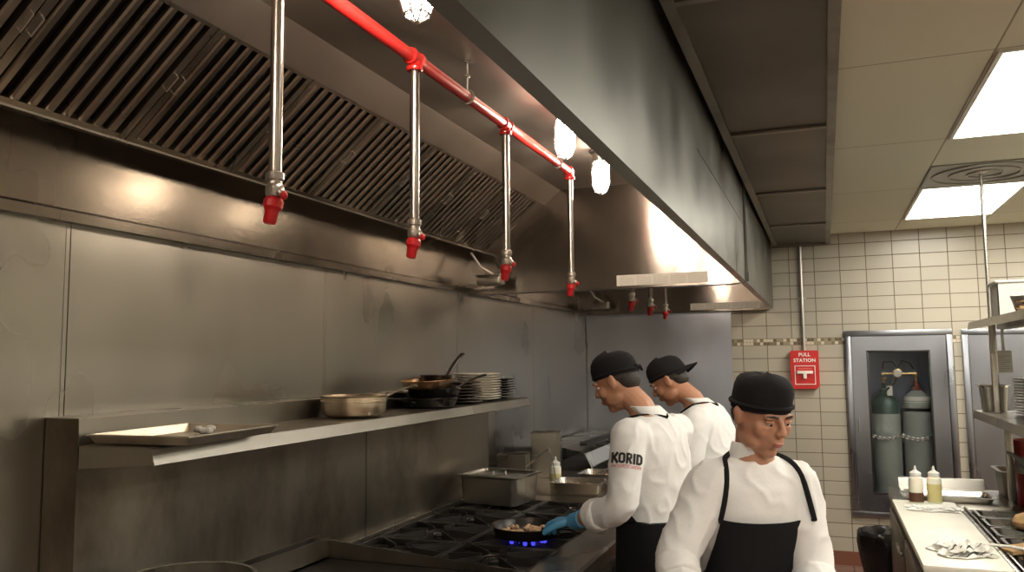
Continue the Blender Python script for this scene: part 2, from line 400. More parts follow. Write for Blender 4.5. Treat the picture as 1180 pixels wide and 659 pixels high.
m = MB().box((HX, 4.675, HB+.03), (HX+.012, 4.69, 2.735)).box((HX, 4.72, HB+.03), (HX+.012, 4.735, 2.735)).box((HX, 4.668, HB+.01), (HX+.02, 4.69, HB+.06))
m.build('joint_flange', STEEL_OUT, hoodA)
# access seam
MB().box((HX, 2.9, 2.45), (HX+.002, 4.66, 2.4525)).build('panel_seam', STEEL_OUT, hoodA)

# baffle filters: frame, slats, wire handles
fA = V((-1.925, 0, 2.372)); fB = V((-1.577, 0, 2.664)); fu = (fB-fA); flen = fu.length; fu.normalize(); fn = V((fu.z, 0, -fu.x))
def make_filter(name, w=.456):
    t = thing(name, '', 'grease filter', fA[:], 'baffle filters in the hoods')
    def slab(m, y0, y1, s0, s1, d0, d1):
        q = [fA + fu*s0 + fn*d0, fA + fu*s1 + fn*d0, fA + fu*s1 + fn*d1, fA + fu*s0 + fn*d1]
        m.prism([(p.x, p.z) for p in q], y0, y1)
    m = MB(); slab(m, .0, .024, 0, flen, -.03, .004); slab(m, w-.024, w, 0, flen, -.03, .004)
    slab(m, .024, w-.024, 0, .016, -.03, .003); slab(m, .024, w-.024, flen-.016, flen, -.03, .003)
    m.build('frame', STEEL_BAFFLE, t)
    m = MB(); slab(m, .02, w-.02, .01, flen-.01, -.034, -.030)
    m.build('dark_interior_plate', BLACKGAP, t)  # black plate painted as the dark hood interior seen between the slats
    m = MB(); n = 8; p = (w-.048)/n
    for i in range(n):
        y = .024 + p*(i+.5)
        # hat section: face and two turned flanges
        prof = [(-.0125, -.018), (-.0125, -.006), (-.0075, 0), (.0075, 0), (.0125, -.006), (.0125, -.018)]
        A_, B_ = fA + fu*.012, fA + fu*(flen-.012); vs = []
        for E_ in (A_, B_):
            for py, pd in prof: q = E_ + fn*pd; vs.append((q.x, y+py, q.z))
        k6 = len(prof); m.add(vs, [(i_, i_+1, i_+1+k6, i_+k6) for i_ in range(k6-1)] + [tuple(range(k6)), tuple(range(2*k6-1, k6-1, -1)), (0, k6, 2*k6-1, k6-1)])
    m.build('baffles', STEEL_BAFFLE, t)
    for y in (.012, w-.012):
        c = fA + fu*(flen*.52) + fn*.004
        pts = [c - fu*.028 + V((0, y, 0)), c - fu*.028 + fn*.016 + V((0, y, 0)), c + fu*.028 + fn*.016 + V((0, y, 0)), c + fu*.028 + V((0, y, 0))]
        MB().tube(pts, .0022, 6).build('handle', CHROME, t)
    return t
filt0 = make_filter('grease_filter')
fr_ = MB()
q_ = [fA + fn*-.004, fA + fu*flen + fn*-.004, fA + fu*flen, fA]
fr_.prism([(p.x, p.z) for p in q_], 4.547, 4.668)
fr_.build('filler_plate', STEEL_HOOD, hoodA)
ys = [-.51 + .46*i for i in range(11)]
where = ['behind the leftmost drop pipe', 'just right of the leftmost drop pipe', 'left of the second drop pipe', 'right behind the second drop pipe', 'between the second and third drop pipes', 'just left of the third drop pipe', 'behind the third drop pipe', 'the last one, above the grease cup']
for i, y in enumerate(ys):
    o = filt0 if i == 0 else dup(filt0, (fA.x, y, fA.z))
    o.location = (fA.x, y, fA.z)
    o['label'] = ('greasy baffle filter in the long hood, ' + where[i-3]) if i >= 3 else ['baffle filter of the long hood nearest its near end, outside the picture', 'second baffle filter from the near end of the long hood, outside the picture', 'third baffle filter from the near end of the long hood, left of the picture'][i]
for i in range(5):
    o = dup(filt0, (fA.x, 4.85 + .47*i, fA.z)); o['label'] = 'baffle filter hidden high inside the far hood at the back wall'; o['group'] = 'baffle filters of the far hood'

# grease cups
def cup(y, label):
    t = thing('grease_cup', label, 'grease cup', (-1.88, y, 2.16), 'grease cups under the hoods')
    MB().box((-1.955, y-.05, 2.16), (-1.80, y+.05, 2.215), bev=.012).build('cup', STEEL, t)
    MB().box((-1.96, y-.055, 2.213), (-1.795, y+.055, 2.222), bev=.003).build('rim', STEEL, t)
    MB().tube([(-1.86, y, 2.22), (-1.93, y-.03, 2.27), (-1.985, y-.05, 2.36)], [.012, .008, .007], 8).build('drain_spout', CHROME, t)
    MB().box((WX+.006, y-.06, 2.155), (-1.95, y-.045, 2.165)).box((WX+.006, y+.045, 2.155), (-1.95, y+.06, 2.165)).build('bracket', STEEL_DARK, t)
cup(4.52, 'small steel grease cup under the filters at the far end of the long hood')
cup(7.15, 'small steel grease cup in the back hood, left of its three nozzles')

# hood instruction labels
def plate(x0, x1, z0, z1, y, label, seed):
    t = thing('warning_label', label, 'sign', ((x0+x1)/2, y, z0)); rd = random.Random(seed)
    MB().box((x0, y-.002, z0), (x1, y, z1)).build('plate', LABELM, t)
    m = MB(); w = x1-x0
    for c in range(5):
        xa = x0 + .02 + c*(w-.03)/5; n = 6
        for r in range(n):
            z = z1 - .010 - r*(z1-z0-.016)/(n-1)
            x = xa; xe = xa + (w-.03)/5*(.85 if r else .5)
            while x < xe:
                l = rd.uniform(.006, .02); m.box((x, y-.0026, z-.0012), (min(x+l, xe), y-.002, z+.0012)); x += l + .004
    m.build('printed_lines', INKGREY, t)
plate(-1.13, -.60, HB+.014, HB+.078, 4.67, 'long white printed warning label along the inside end of the near hood', 3)
plate(-1.10, -.50, HB+.014, HB+.074, 7.31, 'long white printed warning label inside the far hood above the back wall', 5)

# ------------------------------------------------------------------ fire suppression piping
def elbow_nozzle(t, x, y, ztop, zbot, tilt=0, lever=True):
    d = MB().cyl((x, y, ztop), (x, y, zbot+.085), .0145).build('drop_pipe', PIPE, t)
    m = MB().lathe([(0, 0), (.017, 0), (.020, .006), (.020, .022), (.016, .028), (.016, .034), (.021, .038), (.021, .052), (.015, .056), (0, .056)], 12, Tm((x, y, zbot+.052)))
    m.ball((x+.022, y-.008, zbot+.058), .010).cyl((x+.010, y-.004, zbot+.064), (x+.032, y-.012, zbot+.050), .006)
    m.build('swivel_fitting', CHROME, d)
    M = Tm((x, y, zbot+.052), 0, math.radians(tilt), math.radians(8))
    MB().lathe([(0, -.062), (.012, -.062), (.015, -.057), (.0155, -.035), (.018, -.030), (.022, -.024), (.022, -.010), (.017, -.002), (.013, 0), (0, 0)], 12, M).build('nozzle_cap', REDCAP, d)
    if lever:
        MB().ball((x+.034, y-.012, zbot+.05), (.008, .008, .010)).build('side_cap', REDCAP, d)
def red_line(x, z, yy, yend, nz, label, zb, ystart):
    t = thing('fire_suppression_pipe', label, 'fire suppression pipe', (x, yy[0], z))
    MB().cyl((x, ystart, z), (x, yend, z), .0195).build('supply_pipe', RED, t)
    for i, y in enumerate(yy):
        last = i == len(yy)-1
        m = MB()
        L = [(.0, -.032), (.025, -.032), (.026, -.026), (.026, -.020), (.021, -.016), (.021, .016), (.026, .020), (.026, .026), (.025, .032), (0, .032)]
        if not last: m.lathe(L, 14, Matrix.Translation((x, y, z)) @ Matrix.Rotation(PI/2, 4, 'X'))
        else:
            m.lathe(L[:5] + [(.0, -.016)], 14, Matrix.Translation((x, y, z)) @ Matrix.Rotation(-PI/2, 4, 'X')); m.ball((x, y, z), .022)
        m.lathe([(0, -.040), (.023, -.040), (.025, -.036), (.025, -.028), (.020, -.024), (.018, 0), (0, 0)], 14, Tm((x, y, z)))
        m.build('elbow' if last else 'tee_fitting', RED, t)
        elbow_nozzle(t, x, y, z-.036, zb, -6)
    return t
PX, PZ = -1.12, 2.615
nzy = [1.455, 2.11, 2.86, 3.715]
rl = red_line(PX, PZ, nzy, 3.715, 4, 'red fire suppression pipe with four bare steel drops under the long hood', 2.015, -.2)
for y in (2.50, 3.52):
    m = MB().tube([(PX + .0235*math.cos(a), y, PZ + .0235*math.sin(a)) for a in [2*PI*k/16 for k in range(16)]], .004, 6, closed=True)
    m.cyl((PX, y, PZ+.02), (PX, y, 2.743), .004)
    m.ball((PX, y, PZ+.075), (.009, .014, .007)).lathe([(0, 0), (.018, 0), (.018, .004), (0, .004)], 12, Tm((PX, y, 2.737)))
    m.build('hanger', CHROME, rl)
red_line(PX, PZ, [5.03, 5.62, 6.2], 6.2, 3, 'fire suppression pipe with three short nozzle drops inside the far hood', 2.015, 4.76)

# ------------------------------------------------------------------ caged hood lamps
def lamp(name, x, y, label):
    t = thing(name, label, 'hood lamp', (x, y, 2.735), 'caged lamps under the long hood')
    z = HT
    MB().lathe([(0, 0), (.055, 0), (.055, -.012), (.042, -.022), (.040, -.062), (0, -.062)], 20, Tm((x, y, z))).build('housing', CHROME, t)
    MB().lathe([(0, -.212), (.015, -.208), (.027, -.193), (.033, -.165), (.033, -.09), (.028, -.062), (0, -.062)], 20, Tm((x, y, z))).build('globe', LAMP, t)
    m = MB()
    for k in range(8):
        a = PI*k/4; c, s_ = math.cos(a), math.sin(a)
        m.tube([(x+c*.038, y+s_*.038, z-.055), (x+c*.044, y+s_*.044, z-.085), (x+c*.044, y+s_*.044, z-.17), (x+c*.030, y+s_*.030, z-.208), (x+c*.003, y+s_*.003, z-.226)], .0028, 5)
    for zz, r in ((z-.088, .044), (z-.165, .044), (z-.206, .031)):
        m.tube([(x+r*math.cos(2*PI*k/20), y+r*math.sin(2*PI*k/20), zz) for k in range(20)], .003, 5, closed=True)
    m.build('cage', CHROME, t)
    return t
LX = -.955
lamp('hood_lamp', -.885, 1.68, 'glowing caged hood lamp cut by the top edge of the picture')
lamp('hood_lamp', -.955, 3.11, 'middle one of the three glowing caged hood lamps, partly behind the hood edge')
lamp('hood_lamp', -1.0, 3.85, 'caged hood lamp hanging lowest in the view, farthest of the glowing three')
lamp('hood_lamp', LX, .4, 'caged hood lamp of the long hood, nearer than the top edge of the picture')
lamp('hood_lamp', LX, 6.1, 'caged hood lamp inside the far hood by the back wall')

# ------------------------------------------------------------------ make-up air plenum
t = thing('makeup_air_plenum', 'dark perforated steel air supply plenum beside the hood front', 'air plenum', (-.16, 0, 2.66))
p0, p1 = HX+.022, .085; PZ0 = 2.66
MB().box((p0, -1, PZ0+.01), (p0+.012, 7.33, CZ)).box((p1-.012, -1, PZ0+.01), (p1, 7.33, CZ)).box((p0, 7.318, PZ0+.01), (p1, 7.33, CZ)).build('casing', STEEL_DARK, t)
MB().box((p0, -1, PZ0), (p0+.035, 7.33, PZ0+.01)).box((p1-.035, -1, PZ0), (p1, 7.33, PZ0+.01)).build('side_rail', STEEL_DARK, t)
dv = [-.6, .75, 2.14, 3.56, 4.93, 6.2, 7.30]
for y in dv: MB().box((p0+.035, y-.014, PZ0), (p1-.035, y+.014, PZ0+.01)).build('cross_rail', STEEL_DARK, t)
for a, b in zip(dv[:-1], dv[1:]):
    MB().box((p0+.035, a+.014, PZ0+.012), (p1-.035, b-.014, PZ0+.018)).build('perforated_panel', PERF, t)

# ------------------------------------------------------------------ ceiling lights
def troffer(x0, y0, label, grp='ceiling light panels'):
    t = thing('ceiling_light', label, 'ceiling light', (x0+.3, y0+.6, CZ), grp)
    m = MB()
    for a in ((x0, y0, x0+.60, y0+.018), (x0, y0+1.19, x0+.60, y0+1.208), (x0, y0+.018, x0+.018, y0+1.19), (x0+.582, y0+.018, x0+.60, y0+1.19)):
        m.box((a[0], a[1], CZ-.010), (a[2], a[3], CZ+.001))
    m.build('frame', WHITEPL, t)
    MB().box((x0+.018, y0+.018, CZ-.007), (x0+.582, y0+1.19, CZ-.002)).build('diffuser', DIFF, t)
troffer(.605, 3.12, 'bright rectangular ceiling light panel at the upper right edge, nearer one')
troffer(.605, 5.56, 'bright ceiling light panel near the back wall, behind the hanging rod')
for x, y in ((.605, -.54), (1.825, .68), (1.825, 5.56), (1.825, 3.12), (-.6+.605+.3, -2.0)):  # unseen panels added to light the room from outside the frame
    troffer(x, y, 'unseen ceiling light panel added to light the room, outside the picture', 'added ceiling light panels outside the picture')
t = thing('ceiling_vent', 'grey return air vent in the ceiling, between the two light panels', 'ceiling vent', (.9, 5.22, CZ))
m = MB().box((.60, 4.93, CZ-.008), (1.205, 5.54, CZ-.001)); m.build('plate', GRATEGREY, t)
m = MB()
for k in range(3): m.tube([(.9+.09*(k+1)*math.cos(a), 5.22+.09*(k+1)*math.sin(a), CZ-.010) for a in [2*PI*j/28 for j in range(28)]], .005, 6, closed=True)
m.build('diffuser_ring', GRATEGREY, t)

# ------------------------------------------------------------------ guard behind the range, with shelf
GX = -1.95; GY0, GY1 = 1.69, 4.64
t = thing('range_back_guard', 'tall stainless back guard with a long shelf along the cooking line', 'back guard shelf', (GX-.06, (GY0+GY1)/2, .90))
for ya, yb in ((GY0, GY0+.004), (GY1-.004, GY1)): MB().box((WX+.003, ya, .0), (GX-.004, yb, 1.55)).build('side_panel', STEEL_GUARD, t)
for a, b in ((GY0, 3.213), (3.219, GY1)):
    m = MB().box((GX-.004, a, .60), (GX, b, 1.55)); m.box((GX-.012, b-.003, .9), (GX+.001, b, 1.5)); m.build('guard_panel', STEEL_GUARD, t)
MB().box((WX+.003, GY0, 1.55), (GX, GY1, 1.553)).build('top_cover', STEEL, t)
SX = -1.685; SZ = 1.478
for a, b in ((GY0, 3.80), (3.803, GY1)):
    s = MB().sheet([(GX+.001, 1.549), (GX+.004, SZ), (SX-.012, SZ), (SX, SZ-.004), (SX+.012, SZ-.045), (SX-.002, SZ-.050)], a, b, -.003).build('shelf', STEEL_SHELF, t)
MB().prism([(GX+.004, SZ-.002), (SX-.004, SZ-.002), (SX+.008, SZ-.045), (GX+.004, SZ-.065)], GY0+.001, GY0+.005).build('end_bracket', STEEL_WALL, t)
MB().prism([(GX+.004, SZ-.002), (SX-.004, SZ-.002), (SX+.008, SZ-.045), (GX+.004, SZ-.065)], GY1-.005, GY1-.001).build('end_bracket', STEEL_WALL, t)

# ------------------------------------------------------------------ griddle at the left of the range
t = thing('griddle', 'dark flat top griddle with stained splash guards, lower left of the range', 'griddle', (-1.5, 2.2, 0))
MB().box((-1.94, 1.6, .1), (-1.02, 2.85, .90), bev=.004).build('body', STEEL_DARK, t)
MB().box((-1.90, 1.62, .90), (-1.06, 2.84, .918), bev=.003).build('cooking_plate', CARBON, t)
m = MB().box((-1.945, 1.6, .9), (-1.941, 2.85, 1.005)).box((-1.90, 1.6, .918), (-1.896, 2.85, 1.0)).box((-1.945, 1.6, .918), (-1.896, 2.85, .925))
m.build('rear_splash', STEEL_DARK, t)
m = MB().prism([(-1.94, .918), (-1.10, .918), (-1.10, .935), (-1.86, .985), (-1.94, .985)], 2.846, 2.852); m.box((-1.94, 2.843, .983), (-1.86, 2.857, .988))
m.build('side_splash', STEEL_DARK, t)
for x in (-1.88, -1.08):
    for y in (1.66, 2.78): MB().cyl((x, y, 0), (x, y, .1), .02).build('leg', STEEL, t)
for k in range(3):
    MB().lathe([(0, 0), (.022, 0), (.018, .03), (0, .03)], 14, Matrix.Translation((-1.02, 1.8+k*.4, .82)) @ Matrix.Rotation(PI/2, 4, 'Y')).build('knob', BLACKPL, t)
# stock pot on the griddle
t = thing('stock_pot', 'round steel pot rim peeking in at the bottom edge, on the griddle', 'pot', (-1.63, 1.83, .918))
c = (-1.685, 1.825, .930); R_ = .185
MB().lathe([(0, 0), (R_-.02, 0), (R_-.004, .012), (R_, .03), (R_, .168), (R_+.008, .174), (R_+.008, .178), (R_-.004, .178), (R_-.005, .03), (R_-.02, .006), (0, .005)], 40, Tm(c), closed=False).build('pot_body', STEEL, t)
for s in (-1, 1): MB().tube([(c[0]+s*R_, c[1]-.04, c[2]+.13), (c[0]+s*(R_+.035), c[1]-.035, c[2]+.135), (c[0]+s*(R_+.035), c[1]+.035, c[2]+.135), (c[0]+s*R_, c[1]+.04, c[2]+.13)], .006, 8).build('handle', STEEL, t)

# ------------------------------------------------------------------ gas range
t = thing('gas_range', 'gas range with black cast iron grates and steel front ledge', 'gas range', (-1.45, 3.6, 0))
RY0, RY1 = 2.87, 4.37
MB().box((-1.94, RY0, .12), (-.93, RY1, .885), bev=.004).build('body', STEEL_DARK, t)
MB().box((-1.92, RY0+.01, .885), (-1.06, RY1-.01, .895)).build('spill_tray', ENAMEL, t)
MB().prism([(-1.05, .925), (-.885, .925), (-.875, .915), (-.875, .86), (-.90, .84), (-1.05, .84)], RY0, RY1+.0).build('front_ledge', STEEL, t)
MB().box((-1.945, RY0, .885), (-1.915, RY1+.0, .935)).build('rear_ledge', STEEL, t)
MB().prism([(-.93, .84), (-.905, .84), (-.89, .70), (-.93, .70)], RY0, RY1).build('control_panel', STEEL_DARK, t)
for k in range(8):
    y = RY0 + .11 + k*.185; M = Matrix.Translation((-.897, y, .775)) @ Matrix.Rotation(PI/2, 4, 'Y')
    kb = MB().lathe([(0, 0), (.030, 0), (.030, .006), (.022, .010), (.020, .034), (.016, .038), (0, .038)], 16, M).build('knob', BLACKPL, t)
    MB().box((-.862, y-.005, .757), (-.852, y+.005, .793)).build('knob_grip', CHROME, kb)
m = MB().box((-.93, RY0+.05, .22), (-.91, RY1-.05, .66), bev=.006); dr = m.build('oven_door', STEEL_DARK, t)
MB().tube([(-.91, RY0+.15, .60), (-.87, RY0+.15, .60), (-.87, RY1-.15, .60), (-.91, RY1-.15, .60)], .012, 10).build('handle', STEEL, dr)
for x in (-1.88, -1.0):
    for y in (RY0+.06, RY1-.06): MB().cyl((x, y, 0), (x, y, .12), .022).build('leg', STEEL, t)
def grate(x0, y0, w, d):
    cx_, cy_ = x0+w/2, y0+d/2; z = .922
    m = MB()
    for a in ((x0, y0, x0+w, y0+.014), (x0, y0+d-.014, x0+w, y0+d), (x0, y0, x0+.014, y0+d), (x0+w-.014, y0, x0+w, y0+d)): m.box((a[0], a[1], .896), (a[2], a[3], z), bev=.003)
    for k in range(8):
        a = 2*PI*k/8; c, s_ = math.cos(a), math.sin(a)
        L = (w/2-.008)/max(abs(c), abs(s_)*w/d); r0 = .055
        pr = V((-s_, c, 0))*.005; A = V((cx_+c*r0, cy_+s_*r0, 0)); B = V((cx_+c*L, cy_+s_*L, 0))
        vs = []
        for P_, zt in ((A, z+.010), (B, z)):
            vs += [(P_+pr+V((0, 0, .898)))[:], (P_-pr+V((0, 0, .898)))[:], (P_-pr*.6+V((0, 0, zt)))[:], (P_+pr*.6+V((0, 0, zt)))[:]]
        m.add(vs, [(0, 1, 2, 3), (7, 6, 5, 4), (0, 4, 5, 1), (1, 5, 6, 2), (2, 6, 7, 3), (3, 7, 4, 0)])
    m.tube([(cx_+.055*math.cos(2*PI*k/20), cy_+.055*math.sin(2*PI*k/20), .912) for k in range(20)], .006, 6, closed=True)
    g = m.build('grate', IRON, t)
    MB().lathe([(0, .0), (.045, 0), (.045, .012), (.034, .018), (.030, .012), (.016, .012), (.012, .02), (0, .02)], 20, Tm((cx_, cy_, .893))).build('burner', IRON, g)
for i in range(4):
    for j in range(2): grate(-1.91+.43*j, RY0+.012+.37*i, .425, .365)
# dividing bars (bright worn edges)
fl = MB()
for k in range(14):
    a = 2*PI*k/14; x, y = -1.255+.05*math.cos(a), 3.42+.05*math.sin(a)
    fl.lathe([(0, 0), (.009, .004), (.0105, .013), (.006, .024), (.0005, .030)], 8, Tm((x + .03*math.cos(a), y + .03*math.sin(a), .905)))
one('gas_flame', fl, FLAME, 'ring of small blue gas flames under the skillet', 'gas flame', loc=(-1.255, 3.42, .908))

# ------------------------------------------------------------------ pans
def pan_mesh(r, h, th=.004, flare=.85):
    return MB().lathe([(0, 0), (r*flare, 0), (r*(flare+.05), .006), (r, h), (r+.004, h+.002), (r+.003, h+.004), (r-th, h), (r*(flare+.05)-th, .010), (r*flare-th, .004), (0, .004)], 36, closed=False)
def handle_mesh(r, h, L, rise, ang=0, w=.012, curve=0.0, lin=False):
    m = MB(); pts = []
    for k in range(9):
        f = k/8; pts.append((r-.004 + L*f, curve*f*f, h-.015 + (rise*f if lin else rise*math.sin(f*PI/2)) + .012*math.sin(f*PI)))
    m.tube(pts, [w*(.9 if k == 0 else .75 + .35*k/8) for k in range(9)], 8, flat=.42, up=(0, 0, 1))
    m.tube([(r-.012, -.02, h-.016), (r+.002, 0, h-.012), (r-.012, .02, h-.016)], .006, 6)
    return m
def pan(name, label, loc, r, h, mat, hmat, ang, L=.2, rise=.06, tilt=(0, 0), group=None, cat='pan', w=.012, flare=.85, lin=False):
    t = thing(name, label, cat, (0, 0, 0), group)
    pan_mesh(r, h, flare=flare).build('pan_body', mat, t); handle_mesh(r, h, L, rise, w=w, lin=lin).build('handle', hmat, t)
    t.location = loc; t.rotation_euler = (tilt[0], tilt[1], ang); return t
S = SZ+.0035
# frying pan on the range with chicken, handle towards the gloved hand
FP = (-1.255, 3.42, .934)
t = pan('frying_pan', 'black frying pan of cooking chicken on the lit burner', FP, .155, .045, CARBON, CARBON, math.radians(-33), L=.20, rise=.035)
random.seed(3); m = MB()
for k in range(46):
    a = random.uniform(0, 2*PI); rr_ = .11*math.sqrt(random.random())
    m.ball((rr_*math.cos(a), rr_*math.sin(a), .012+random.uniform(0, .014)), (random.uniform(.009, .02), random.uniform(.008, .014), random.uniform(.006, .011)), Matrix.Rotation(0, 4, 'Z'), 8, 6)
fd = m.build('chicken_pieces', FOOD); fd.location = (FP[0], FP[1], FP[2]+.001)
tag(fd, 'golden chopped chicken frying in the black pan on the lit burner', 'food', kind='stuff')

# hotel pan on the far burners
def hotel(name, label, loc, lx, ly, h, rz=0, mat=STEEL, lid=False, cat='food pan', group=None, rim=.014):
    t = thing(name, label, cat, (0, 0, 0), group)
    m = MB(); tpr = .016; c = .03
    def ring(ax, ay, z, rc):
        out = []
        for qx, qy, a0 in ((1, 1, 0), (-1, 1, 90), (-1, -1, 180), (1, -1, 270)):
            for k in range(5):
                a = math.radians(a0 + 22.5*k); out.append((qx*(ax-rc)+rc*math.cos(a), qy*(ay-rc)+rc*math.sin(a), z))
        return out
    X, Y = lx/2, ly/2
    rg = [ring(X-tpr, Y-tpr, 0, c), ring(X-.006, Y-.006, h-.012, c), ring(X, Y, h-.004, c), ring(X+rim, Y+rim, h-.002, c), ring(X+rim, Y+rim, h, c), ring(X-.003, Y-.003, h, c), ring(X-.009, Y-.009, h-.012, c*.9), ring(X-tpr-.003, Y-tpr-.003, .003, c*.9)]
    m.loft(rg); m.build('pan_body', mat, t)
    if lid:
        l = MB(); l.loft([ring(X-.01, Y-.01, h-.02, c), ring(X-.004, Y-.004, h+.001, c), ring(X+rim-.002, Y+rim-.002, h+.001, c), ring(X+rim-.002, Y+rim-.002, h+.004, c), ring(X-.012, Y-.012, h+.004, c), ring(X-.018, Y-.018, h-.008, c)])
        lo = l.build('lid', mat, t); MB().tube([(-.04, 0, h-.006), (-.035, 0, h+.012), (.035, 0, h+.012), (.04, 0, h-.006)], .005, 8).build('lid_handle', STEEL, lo)
    t.location = loc; t.rotation_euler = (0, 0, rz); return t
hotel('deep_food_pan', 'deep lidded steel food pan standing on the far burners', (-1.70, 4.20, .934), .36, .30, .15, math.radians(-8), STEEL, lid=True)

# ------------------------------------------------------------------ things on the guard shelf
def cxy(y, x=-1.815): return (x, y, S)
# sheet tray
t = thing('sheet_tray', 'worn aluminium sheet tray overhanging the near end of the shelf', 'baking tray', (0, 0, 0))
m = MB(); W2, L2 = .165, .205
def rr2(a, b, z): return [(a, b, z), (-a, b, z), (-a, -b, z), (a, -b, z)]
m.loft([rr2(W2-.012, L2-.012, 0), rr2(W2, L2, .022), rr2(W2+.005, L2+.005, .022), rr2(W2+.005, L2+.005, .026), rr2(W2-.003, L2-.003, .026), rr2(W2-.015, L2-.015, .002)])
m.build('tray_body', TRAYM, t, smooth=0); t.location = (-1.770, 1.915, S+.001); t.rotation_euler = (0, 0, math.radians(4))
m = MB()
for k in range(6): m.ball((.012*math.cos(k), .018*math.sin(k*1.7), .010+.006*(k % 2)), (.016, .013, .011), None, 8, 6)
f = m.build('food_scrap', PAPER); f.location = (-1.80, 2.02, S+.003); tag(f, 'small crumpled scrap lying at the back of the sheet tray', 'food scrap')

t = thing('saucepan', 'brown-stained steel saucepan, leftmost of the pans on the shelf', 'saucepan', (0, 0, 0))
MB().lathe([(0, 0), (.105, 0), (.122, .01), (.130, .03), (.130, .058), (.134, .060), (.134, .066), (.131, .068), (.131, .078), (.136, .084), (.133, .086), (.127, .078), (.126, .03), (.115, .012), (0, .006)], 40, closed=False).build('pan_body', USEDPAN, t)
handle_mesh(.13, .07, .17, .03, w=.011).build('handle', STEEL_DARK, t)
t.location = (-1.80, 2.87, S); t.rotation_euler = (0, 0, math.radians(75))
g = 'skillets piled between the saucepan and the plates'
pan('skillet', 'black skillet at the bottom of the pile, handle low towards the saucepan', (-1.81, 3.56, S), .142, .042, CARBON, CARBON, math.radians(-100), L=.27, rise=.015, group=g)
pan('skillet', 'black skillet on the pile, its straight handle rising to the right', (-1.80, 3.60, S+.046), .132, .040, CARBON, CARBON, math.radians(72), L=.25, rise=.075, group=g, lin=True, w=.015)
pan('skillet', 'brown scorched skillet high on the pile, long grey handle sloping left', (-1.81, 3.55, S+.092), .128, .038, BROWNPAN, STEEL_DARK, math.radians(-97), L=.37, rise=-.062, tilt=(0, math.radians(4)), group=g, lin=True, w=.013)
pan('skillet', 'small black skillet topmost of the pile, with its handle pointing steeply up', (-1.83, 3.68, S+.124), .080, .024, CARBON, CARBON, math.radians(78), L=.15, rise=.125, group=g, lin=True, w=.015)
# plates
def plate_proto(name, r, mat, label, group, cat='plate', h=.016):
    m = MB().lathe([(0, 0), (r*.58, 0), (r*.62, .003), (r*.97, h-.004), (r, h-.001), (r*.995, h+.001), (r*.95, h-.001), (r*.62, .006), (0, .004)], 32)
    o = m.build(name, mat); return tag(o, label, cat, group)
def stack(name, r, mat, n, x, y, pitch, base, group, labels, h=.016, jit=.004, seed=1):
    rd = random.Random(seed); p = plate_proto(name, r, mat, '', group, h=h)
    for i in range(n):
        o = p if i == 0 else p.copy()
        if i: COL.objects.link(o)
        o.location = (x + rd.uniform(-jit, jit), y + rd.uniform(-jit, jit), base + i*pitch)
        o['label'] = labels[0] if i == 0 else labels[2] if i == n-1 else labels[1]
stack('dinner_plate', .136, PLATEW, 11, -1.815, 4.16, .0135, S, 'white plates stacked on the shelf', ['lowest white plate of the stack on the shelf', 'white plate in the middle of the white stack on the shelf', 'topmost white plate of the stack on the shelf'])
stack('dark_platter', .115, PLATED, 7, -1.80, 3.90, .0165, S, 'dark brown platters between skillets and white plates', ['lowest dark brown platter beside the skillets on the shelf', 'dark brown platter in the middle of the dark stack beside the skillets', 'topmost dark brown platter of the stack before the white plates'], h=.012, jit=.007, seed=2)
stack('black_plate', .112, PLATEB, 8, -1.82, 4.46, .0145, S, 'black plates at the far end of the shelf', ['lowest black plate at the far end of the shelf', 'black plate in the stack right of the white plates', 'topmost black plate right of the white plates'], h=.013, jit=.006, seed=4)

# ------------------------------------------------------------------ far cook line
t = thing('work_counter', 'low steel counter holding pans and bins beyond the range', 'counter', (-1.5, 5.2, 0))
MB().box((-2.06, 4.66, .86), (-.93, 5.72, .90), bev=.004).build('worktop', STEEL_DARK, t)
MB().box((-2.04, 4.68, .12), (-.98, 5.70, .86)).build('body', STEEL_DARK, t)
MB().box((-2.075, 4.66, .90), (-2.06, 5.72, 1.02)).build('backsplash', STEEL_DARK, t)
for x in (-1.98, -1.03):
    for y in (4.72, 5.66): MB().cyl((x, y, 0), (x, y, .12), .02).build('leg', STEEL, t)
t = thing('spacer_shelf', 'narrow dark steel spacer cabinet between range and far counter', 'cabinet', (-1.5, 4.5, 0))
MB().box((-1.94, 4.38, .1), (-.93, 4.65, .90), bev=.003).build('body', STEEL_DARK, t)
MB().cyl((-1.9, 4.5, 0), (-1.9, 4.5, .1), .02).build('leg', STEEL, t); MB().cyl((-1.0, 4.5, 0), (-1.0, 4.5, .1), .02).build('leg', STEEL, t)
t = thing('charbroiler', 'charbroiler with sloping steel flue guard and black rail at the line end', 'broiler', (-1.5, 6.5, 0))
MB().box((-2.06, 5.76, .12), (-.93, 7.25, .88), bev=.004).build('body', STEEL_DARK, t)
MB().prism([(5.76, .90), (7.25, .90), (7.25, .93), (5.76, .93)], -1.60, -.93, axis='x').build('grate_frame', IRON, t)
m = MB()
for k in range(28): m.box((-1.58, 5.80+k*.051, .93), (-.97, 5.812+k*.051, .942))
m.build('grill_bars', IRON, t)
MB().sheet([(-1.60, .90), (-1.66, 1.02), (-1.82, 1.06), (-2.05, 1.06)], 5.76, 7.25, .003).build('flue_guard', STEEL, t)
MB().box((-1.74, 5.9, 1.06), (-1.68, 7.2, 1.085), bev=.004).build('rail', IRON, t)
for x in (-1.98, -1.03):
    for y in (5.85, 7.15): MB().cyl((x, y, 0), (x, y, .12), .02).build('leg', STEEL, t)
